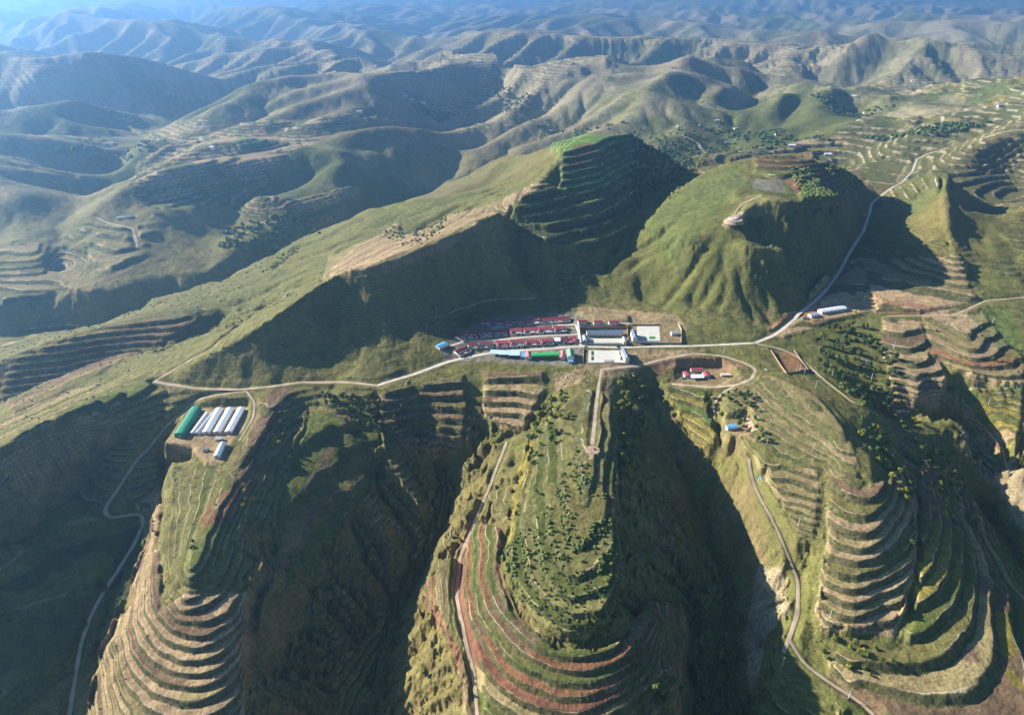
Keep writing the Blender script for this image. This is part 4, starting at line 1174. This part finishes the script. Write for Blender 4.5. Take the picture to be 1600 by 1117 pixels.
# ================= poles, vehicles, monument =================
def utility_pole(px, py, label, h=10.0, group='white concrete utility poles'):
    x, y = hitv(px, py); r = empty('utility_pole', (x, y, gz(x, y)), random.uniform(-.4, .4), label, 'utility pole', group)
    MB().cyl(0, 0, -1, h, .26, .16, 8).build('post', M['pole'], r)
    ca = MB().box(-1.3, 1.3, -.09, .09, h - .9, h - .72).build('crossarm', M['metal'], r)
    for u in (-1.15, 0, 1.15): MB().cyl(u, 0, h - .72, h - .4, .09, .06, 6).build('insulator', M['white'], ca)
    return r
POLES = [(1322, 480, 'behind the right end of the long white workshop'), (1350, 473, 'at the far end of the workshop yard'), (1177, 619, 'on the grassy slope left of the dotted terraces'),
 (1198, 694, 'right of the cut loess bank'), (1244, 582, 'left one of the pair below the brown walled field'), (1249, 581, 'right one of the pair below the brown walled field'), (1257, 583, 'just right of the pair below the walled field'),
 (1300, 587, 'among the grove beside the sunken track'), (1274, 607, 'above the lines of pale terraces'), (1352, 572, 'in the middle of the grove'), (1361, 594, 'at the lower side of the grove'), (1396, 545, 'on the brown crescent terraces'),
 (1478, 509, 'left one on the pink oval terrace'), (1508, 497, 'right one on the pink oval terrace'), (1550, 506, 'on the green field beyond the oval terrace'), (1544, 632, 'on the green strip above the yellow field'), (1247, 822, 'beside the footpath on the eastern spur'),
 (1296, 966, 'on the yellow terrace near the bottom right'), (1325, 1091, 'beside the forked path at the bottom'), (1222, 1040, 'left of the forked path near the bottom'), (682, 492, 'in the dark slope above the village'), (1008, 668, 'in the shaded trees right of the central spur'), (1130, 552, 'beside the dirt road east of the village')]
for x, y, t in POLES: utility_pole(x, y, f"white utility pole {t}")

def vehicle(px, py, rz, paint, label, truck=False):
    x, y = hitv(px, py); z = gz(x, y) + .15
    r = empty('truck' if truck else 'parked_car', (x, y, z), rz, label, 'truck' if truck else 'car', 'vehicles')
    if truck:
        MB().prism([(-1.0, .7), (1.0, .7), (1.0, 2.4), (-1.0, 2.4)], 1.7, 3.2, 'x').build('cab', M[paint], r)
        MB().box(3.16, 3.23, -.85, .85, 1.5, 2.2).build('windscreen', M['glass'], r)
        MB().box(-3.0, 1.6, -1.1, 1.1, .75, .95).box(-3.0, -2.9, -1.1, 1.1, .95, 1.7).box(-3.0, 1.6, -1.1, -1.0, .95, 1.7).box(-3.0, 1.6, 1.0, 1.1, .95, 1.7).build('cargo_bed', M['grey'], r)
        ws = [(-2.0, 1.0), (2.3, 1.0), (-2.0, -1.0), (2.3, -1.0)]; rw = .48
    else:
        MB().prism([(-2.1, .35), (2.1, .35), (2.15, .8), (1.2, .95), (.6, 1.42), (-1.2, 1.45), (-1.9, .98), (-2.15, .9)], -.85, .85, 'y').build('body', M[paint], r)
        MB().prism([(-1.15, 1.0), (1.05, 1.0), (.58, 1.38), (-1.15, 1.40)], -.87, .87, 'y').build('side_window', M['glass'], r)
        ws = [(-1.3, .8), (1.3, .8), (-1.3, -.8), (1.3, -.8)]; rw = .33
    for wx, wy in ws:
        mb = MB(); k = len(mb.v); n = 12
        for yy in (-.12, .12):
            for i in range(n): a = 2 * math.pi * i / n; mb.v.append((wx + rw * math.cos(a), wy + yy, rw + rw * math.sin(a)))
        mb.f += [tuple(range(n)), tuple(reversed(range(n, 2 * n)))] + [(i, (i + 1) % n, n + (i + 1) % n, n + i) for i in range(n)]
        mb.build('wheel', M['dark'], r)
    return r
vehicle(1256, 498, .3, 'truckblue', 'dark blue truck parked at the left end of the workshop yard', True)
vehicle(1262, 499, .9, 'cardark', 'dark car parked just right of the blue truck')
vehicle(1381, 560, 1.3, 'carwhite', 'white car parked beside the grove')
vehicle(1197, 579, -.6, 'carwhite', 'white car on the dirt road at the top of the eastern spur')
vehicle(914, 541.6, 0, 'carwhite', 'white car parked on the street before the school')
vehicle(966, 542.6, .05, 'cardark', 'dark car parked on the street above the village square')
vehicle(1068, 592, .2, 'cardark', 'dark car left of the red roofed homestead')
vehicle(322, 705, .4, 'truckblue', 'blue truck standing in the farm yard', True)

# lookout at the end of the central path
x, y = hitv(926, 703); z = gz(x, y)
r = empty('lookout_platform', (x, y, z), 0, 'round pale lookout platform at the end of the central ridge path', 'lookout')
MB().cyl(0, 0, -2.5, .35, 7.5, 7.0, 24).build('terrace', M['spoil'], r)
MB().cyl(1.0, 1.0, .3, 1.5, 1.4, 1.1, 10).cyl(1.0, 1.0, 1.5, 3.2, .5, .3, 8).build('marker_stone', M['brick'], r)
x, y = hitv(1147, 344); z = gz(x, y)
r = empty('hilltop_platform', (x, y, z), .2, 'pale terraced mound on the tip of the green hill', 'mound')
MB().cyl(0, 0, -4, .8, 15, 12, 20).build('lower_step', M['spoil'], r); MB().cyl(-1, 2, .7, 2.4, 8, 6, 16).build('upper_step', M['cream'], r)

# sheet-metal and earth debris heap below the square
mb = MB(); x, y = hitv(893, 592)
for k in range(60):
    a, b = random.gauss(0, 13), random.gauss(0, 8); zz = gz(x + a, y + b) - gz(x, y); s = random.uniform(.5, 2.2)
    mb.cyl(a, b, zz - 1, zz + s * .5, s, s * .3, 5)
o = mb.build('rubble', M['spoil']); o.location = (x, y, gz(x, y)); o['kind'] = 'stuff'
# ================= vegetation =================
def leaf_mat(name, c1, c2):
    m = bpy.data.materials.new(name); m.use_nodes = True; nt = m.node_tree; b = nt.nodes['Principled BSDF']
    b.inputs['Roughness'].default_value = .75; b.inputs['Specular IOR Level'].default_value = .2
    g = nt.nodes.new('ShaderNodeNewGeometry'); o = nt.nodes.new('ShaderNodeObjectInfo'); t = nt.nodes.new('ShaderNodeTexNoise'); t.inputs['Scale'].default_value = .9
    nt.links.new(g.outputs['Position'], t.inputs['Vector'])
    ad = nt.nodes.new('ShaderNodeMath'); ad.operation = 'ADD'; nt.links.new(t.outputs[0], ad.inputs[0])
    r = nt.nodes.new('ShaderNodeMath'); r.operation = 'MULTIPLY_ADD'; r.inputs[1].default_value = .7; r.inputs[2].default_value = -.35; nt.links.new(o.outputs['Random'], r.inputs[0]); nt.links.new(r.outputs[0], ad.inputs[1])
    mr = nt.nodes.new('ShaderNodeMapRange'); mr.inputs[1].default_value = .2; mr.inputs[2].default_value = .8; nt.links.new(ad.outputs[0], mr.inputs[0])
    mx = nt.nodes.new('ShaderNodeMix'); mx.data_type = 'RGBA'; nt.links.new(mr.outputs[0], mx.inputs[0]); mx.inputs[6].default_value = (*c1, 1); mx.inputs[7].default_value = (*c2, 1)
    nt.links.new(mx.outputs[2], b.inputs['Base Color']); return m
LEAF = [leaf_mat('green_leaves', (.045, .085, .02), (.13, .17, .04)), leaf_mat('yellow_green_leaves', (.13, .16, .03), (.26, .25, .05)), leaf_mat('dark_leaves', (.022, .045, .016), (.055, .085, .028))]
BARK = mat('bark', (.10, .075, .05), .9)
ICO = None
def ico_points(sub):
    b = bmesh.new(); bmesh.ops.create_icosphere(b, subdivisions=sub, radius=1.0)
    v = np.array([p.co[:] for p in b.verts]); f = np.array([[q.index for q in p.verts] for p in b.faces]); b.free(); return v, f
I1 = ico_points(1); I2 = ico_points(2)
def crown_arrays(seed, tall=1.0, leaves=150, lumps=7):
    """leaf clumps through an uneven crown of radius about 1, base at z = 0"""
    g = np.random.default_rng(seed); V = []; F = []; n = 0
    cs = []
    for k in range(lumps):
        d = g.normal(size=3); d /= np.linalg.norm(d); c = d * g.uniform(.25, .6) * np.array([1, 1, .8 * tall]) + np.array([0, 0, 1.0 * tall]); cs.append((c, g.uniform(.3, .5)))
    for c, rr in cs:
        v, f = I1; w = v * (rr * g.uniform(.7, 1.15, (len(v), 1))) * np.array([1, 1, .9]) + c
        V.append(w); F.append(f + n); n += len(v)
    for k in range(leaves):
        c, rr = cs[g.integers(len(cs))]
        d = g.normal(size=3); d /= np.linalg.norm(d); p = c + d * rr * g.uniform(.85, 1.3)
        s = g.uniform(.08, .17); u = g.normal(size=3); u /= np.linalg.norm(u); w = np.cross(d, u); w /= max(1e-6, np.linalg.norm(w)); u = u * s; w = w * s
        V.append(np.array([p - u, p + w, p + u * .9])); F.append(np.array([[n, n + 1, n + 2]])); n += 3
    return np.concatenate(V), np.concatenate(F)
def tri_mesh(name, V, F, m, smooth=False):
    me = np_mesh(name, V, F, smooth); me.materials.append(m); return me
CROWN = {}
for sp in range(3):
    for k in range(4): CROWN[sp, k] = tri_mesh('crown', *crown_arrays(10 * sp + k, [1.0, 1.1, 1.5][sp]), LEAF[sp])
trunk_me = MB().cyl(0, 0, -.6, 1.0, .10, .06, 7).mesh('trunk', BARK)
LIMB = MB()
for a in (0, 2.1, 4.2): LIMB.hexa([(-.03, -.03, .5), (.03, -.03, .5), (.03, .03, .5), (-.03, .03, .5)] + [(.4 * math.cos(a) + dx, .4 * math.sin(a) + dy, 1.0) for dx, dy in ((-.02, -.02), (.02, -.02), (.02, .02), (-.02, .02))])
limb_me = LIMB.mesh('limbs', BARK)
def tree(x, y, r, sp, label, group, name='tree', cat='tree'):
    z = gz(x, y)
    t = bpy.data.objects.new(name, None); col.objects.link(t); t.location = (x, y, z); s = r
    t.scale = (s, s, s); t.rotation_euler = (0, 0, random.uniform(0, 6.28)); setp(t, label, cat, group)
    for nm, me in (('trunk', trunk_me), ('limbs', limb_me), ('crown', CROWN[sp, random.randrange(4)])):
        o = bpy.data.objects.new(nm, me); col.objects.link(o); o.parent = t
        if nm == 'crown': o.location = (0, 0, -.05)
    return t
def polyp(s): return hits_v([float(q) for q in s.split()])
def hits_v(v): return [hitv(v[k], v[k + 1]) for k in range(0, len(v), 2)]
def scatter(poly, n, seed, mind=0):
    """points inside a pixel polygon, spread evenly over the real ground"""
    p = np.array(polyp(poly)); g = np.random.default_rng(seed); out = []
    x0, y0 = p.min(0); x1, y1 = p.max(0); tries = 0
    while len(out) < n and tries < 60:
        X = g.uniform(x0, x1, 400); Y = g.uniform(y0, y1, 400); ok = poly_sd([tuple(q) for q in p], X, Y) > 0
        for a, b in zip(X[ok], Y[ok]):
            if len(out) >= n: break
            if mind and any((a - q[0]) ** 2 + (b - q[1]) ** 2 < mind * mind for q in out[-160:]): continue
            out.append((a, b))
        tries += 1
    return out
TG = [
 ("966 592 1000 590 1012 640 1010 720 985 760 962 720 968 640", 62, 4.3, (0, 1), "tree on the central ridge's shaded flank", 'trees on the east flank of the central spur'),
 ("842 625 880 610 895 640 870 700 835 740 815 730 830 670", 34, 3.8, (1, 0), "tree on the central ridge's west shoulder", 'trees on the west shoulder of the central spur'),
 ("1275 520 1345 505 1365 520 1400 560 1395 650 1360 650 1320 620 1290 590 1270 550", 88, 5.0, (0, 2), 'tree in the dense grove', 'trees of the grove'),
 ("1340 650 1375 665 1430 780 1420 800 1380 745 1345 700", 40, 3.8, (0, 1), "tree along the eastern ravine", 'trees along the eastern ravine'),
 ("1420 640 1470 700 1530 800 1520 830 1450 750 1400 660", 32, 3.8, (0, 1), 'tree in the right gully', 'trees in the right gully'),
 ("436 645 462 640 452 735 436 730", 12, 2.7, (1,), 'small tree east of the farm', 'trees east of the farm'),
 ("375 760 405 745 400 800 372 835", 8, 2.3, (1,), 'small tree below the farm', 'trees below the farm'),
 ("500 615 560 620 640 640 640 690 560 660 500 640", 34, 3.8, (0, 2), 'tree in the gully beside the bowl', 'trees in the gully by the bowl'),
 ("1095 610 1175 615 1200 700 1180 690 1130 650 1100 640", 30, 3.4, (0, 2), 'bushy tree below the homestead', 'trees below the homestead'),
 ("1275 1000 1400 1010 1400 1065 1290 1060", 14, 3.0, (0, 1), 'green tree near the bottom right', 'trees near the bottom right'),
 ("1480 470 1530 480 1600 560 1600 600 1560 590", 9, 2.6, (0,), 'tree between the right edge fields', 'trees at the right edge'),
 ("1020 1075 1060 1070 1075 1117 1030 1117", 7, 4.2, (1, 0), 'large tree at the bottom centre', 'trees at the bottom centre'),
]
seed = 100
for poly, n, r, sps, label, group in TG:
    seed += 1
    sp_ = scatter(poly, n, seed, r * .95); sp_.sort(key=lambda q: q[1])
    rows_ = [sorted(sp_[k:k + 8], key=lambda q: q[0] / q[1]) for k in range(0, len(sp_), 8)]
    for ri, rw_ in enumerate(rows_):
        for ci, (x, y) in enumerate(rw_):
            rt = f", {ORD[ci]} from left" + (f", {ORD[ri]} row back" if len(rows_) > 1 else "")
            tree(x, y, r * random.uniform(.65, 1.25), random.choice(sps), label + rt, group)
LONE = [(300, 858, 3.2, 0, 'larger of the two green trees on the lit western spur'), (303, 848, 2.4, 0, 'smaller of the two green trees on the lit western spur'), (163, 925, 6.5, 2, 'big dark tree beside the farm road on the left'), (132, 985, 5.5, 2, 'second dark tree down the farm road on the left'),
 (663, 1052, 3.6, 0, 'green tree standing in the shaded hollow at the bottom'), (757, 705, 4.2, 0, 'large round tree at the head of the central ravine'), (595, 672, 3.6, 0, 'round tree left of the striped bowl terraces'), (1188, 437, 2.6, 0, 'lone tree on the lit slope of the green hill'),
 (1527, 816, 3.6, 0, 'round tree on the rim of the right ravine'), (1424, 852, 3.8, 0, 'round grey green tree at the edge of the eastern terraces'), (1337, 490, 2.2, 0, 'small tree in front of the workshop yard'), (1174, 534, 1.8, 0, 'small bush tree at the road junction'),
 (1463, 518, 2.4, 0, 'small tree on the pale oval terrace'), (697, 755, 2.4, 0, 'small tree on the rim of the central ravine'), (800, 770, 3.0, 0, 'tree beside the yellow crop strips'), (838, 770, 2.8, 0, 'tree on the bank right of the yellow crop strips')]
for x, y, r, sp, lb in LONE:
    a = hitv(x, y); tree(a[0], a[1], r, sp, lb, 'lone trees')

# shrubs in rows along the banks of the central spur: nearest ones singly, the rest as one mass
shrub_me = [tri_mesh('shrub', *(lambda V, F: (V * np.array([1, 1, .75]) - np.array([0, 0, .35]), F))(*crown_arrays(70 + k, .8, 60, 4)), LEAF[(0, 1, 0, 2)[k]]) for k in range(4)]
def on_bank(pts):
    out = []
    for x, y in pts:
        r = math.hypot(x, y); a = math.atan2(x, y); j = int(round((a + AMAX) / (2 * AMAX) * (NA - 1))); i = min(NR - 1, int(np.searchsorted(vr, r)))
        f = FR[i, j]
        if TM[i, j] < .5 or f < .45 or random.random() < .2: out.append((x, y))
    return out
pool = on_bank(scatter("900 700 962 700 985 860 985 950 950 1005 890 1012 800 930 778 860 850 800", 2600, 9, 0))
dens = [p for p in pool if tlook(NOI, np.array([p[0]]), np.array([p[1]]), 3.0)[0] + .012 * (p[0] - 30) > -.5]
dens.sort(key=lambda p: p[0] ** 2 + p[1] ** 2)
g9 = np.random.default_rng(5)
pick = g9.permutation(len(dens))[:820]
pick = sorted(pick)
singles = [dens[i] for i in pick[:290]]; rest = [dens[i] for i in pick[290:]]
for k, (x, y) in enumerate(singles):
    o = bpy.data.objects.new('shrub', shrub_me[k % 4]); col.objects.link(o)
    s = random.uniform(1.1, 2.2); o.location = (x, y, gz(x, y)); o.scale = (s, s, s); o.rotation_euler = (0, 0, random.uniform(0, 6.3))
    setp(o, 'small round shrub planted on the terraced nose of the central spur', 'shrub', 'shrubs on the nose of the central spur')

def mass(name, items, m, sub=0, squash=.8, seed=0):
    """many small uneven crowns joined into one mesh: items = (x, y, radius)"""
    g = np.random.default_rng(seed)
    v, f = I1; n = len(items)
    if n == 0: return
    P = np.array([(x, y, gz(x, y)) for x, y, r in items]); R = np.array([r for _, _, r in items])
    W = v[None] * (R[:, None, None] * g.uniform(.55, 1.2, (n, len(v), 1))) * np.array([1, 1, squash])
    W = W + P[:, None, :] + np.array([0, 0, 1])[None, None] * (R * .55)[:, None, None]
    F = (f[None] + (np.arange(n) * len(v))[:, None, None]).reshape(-1, 3)
    me = tri_mesh(name, W.reshape(-1, 3), F, m); o = bpy.data.objects.new(name, me); col.objects.link(o); o['kind'] = 'stuff'; return o
mass('shrubs', [(x, y, random.uniform(.9, 1.9)) for x, y in rest], LEAF[0], seed=1)
mass('forest', [(x, y, random.uniform(2.6, 4.6)) for x, y in scatter("990 228 1030 226 1070 245 1085 262 1060 285 1020 300 992 318 985 280", 1500, 21)], LEAF[2], squash=1.2, seed=2)
mass('woodland', [(x, y, random.uniform(2, 3.6)) for x, y in scatter("1235 262 1262 262 1300 300 1300 325 1260 322 1245 290", 380, 22)], LEAF[0], seed=3)
mass('woodland', [(x, y, random.uniform(2, 3.8)) for x, y in scatter("1085 245 1120 240 1060 300 1010 330 1000 325 1040 290", 380, 23) + scatter("1290 262 1350 290 1345 300 1300 275", 120, 33)], LEAF[1], seed=4)
mass('woodland', [(x, y, random.uniform(1.6, 3.0)) for x, y in scatter("700 335 690 370 640 390 600 365 620 350 665 360 690 330", 130, 24) + scatter("400 430 440 400 470 385 465 395 430 420", 60, 34)], LEAF[0], seed=5)
vt_ = []
for k, q in enumerate(["800 190 870 200 1000 200 1150 225 1250 240 1150 240 1000 222 850 215", "1080 190 1200 205 1330 240 1200 225", "770 120 830 150 830 190 790 180", "1330 210 1450 200 1560 190 1450 215", "350 355 480 345 500 365 400 400 340 390", "60 230 300 220 240 240 100 245", "640 160 720 175 700 190 660 180", "1260 150 1400 165 1300 175"]):
    vt_ += [(x, y, random.uniform(3, 7)) for x, y in scatter(q, 110 if k > 4 else 200, 40 + k)]
mass('valley_trees', vt_, LEAF[0], seed=6)
# scrub over the grass slopes
sc_ = []
g7 = np.random.default_rng(77)
n = 26000
aa = g7.uniform(-.85, .85, n); rr = np.exp(g7.uniform(math.log(280), math.log(1500), n))
X = rr * np.sin(aa); Y = rr * np.cos(aa)
jj = np.clip(np.rint((aa + AMAX) / (2 * AMAX) * (NA - 1)).astype(int), 0, NA - 1); ii = np.clip(np.searchsorted(vr, rr), 0, NR - 1)
keep = (tlook(NOI, X, Y, 5.0) > .15) & (ROADM[ii, jj] < .05) & (FLATM[ii, jj] < .05) & ((TM[ii, jj] < .3) | (FR[ii, jj] < .35))
vp = np.array(polyp("690 570 690 535 720 505 770 485 890 478 1075 486 1110 545 1000 590 900 600"))
keep &= poly_sd([tuple(q) for q in vp], X, Y) < -3
keep &= g7.uniform(0, 1, n) < .75
sc_ = [(x, y, s) for x, y, s in zip(X[keep], Y[keep], g7.uniform(.35, 1.15, keep.sum()) * np.clip(rr[keep] / 700, .8, 1.6))]
print('scrub', len(sc_))
mass('scrub', sc_, LEAF[2], squash=.7, seed=7)
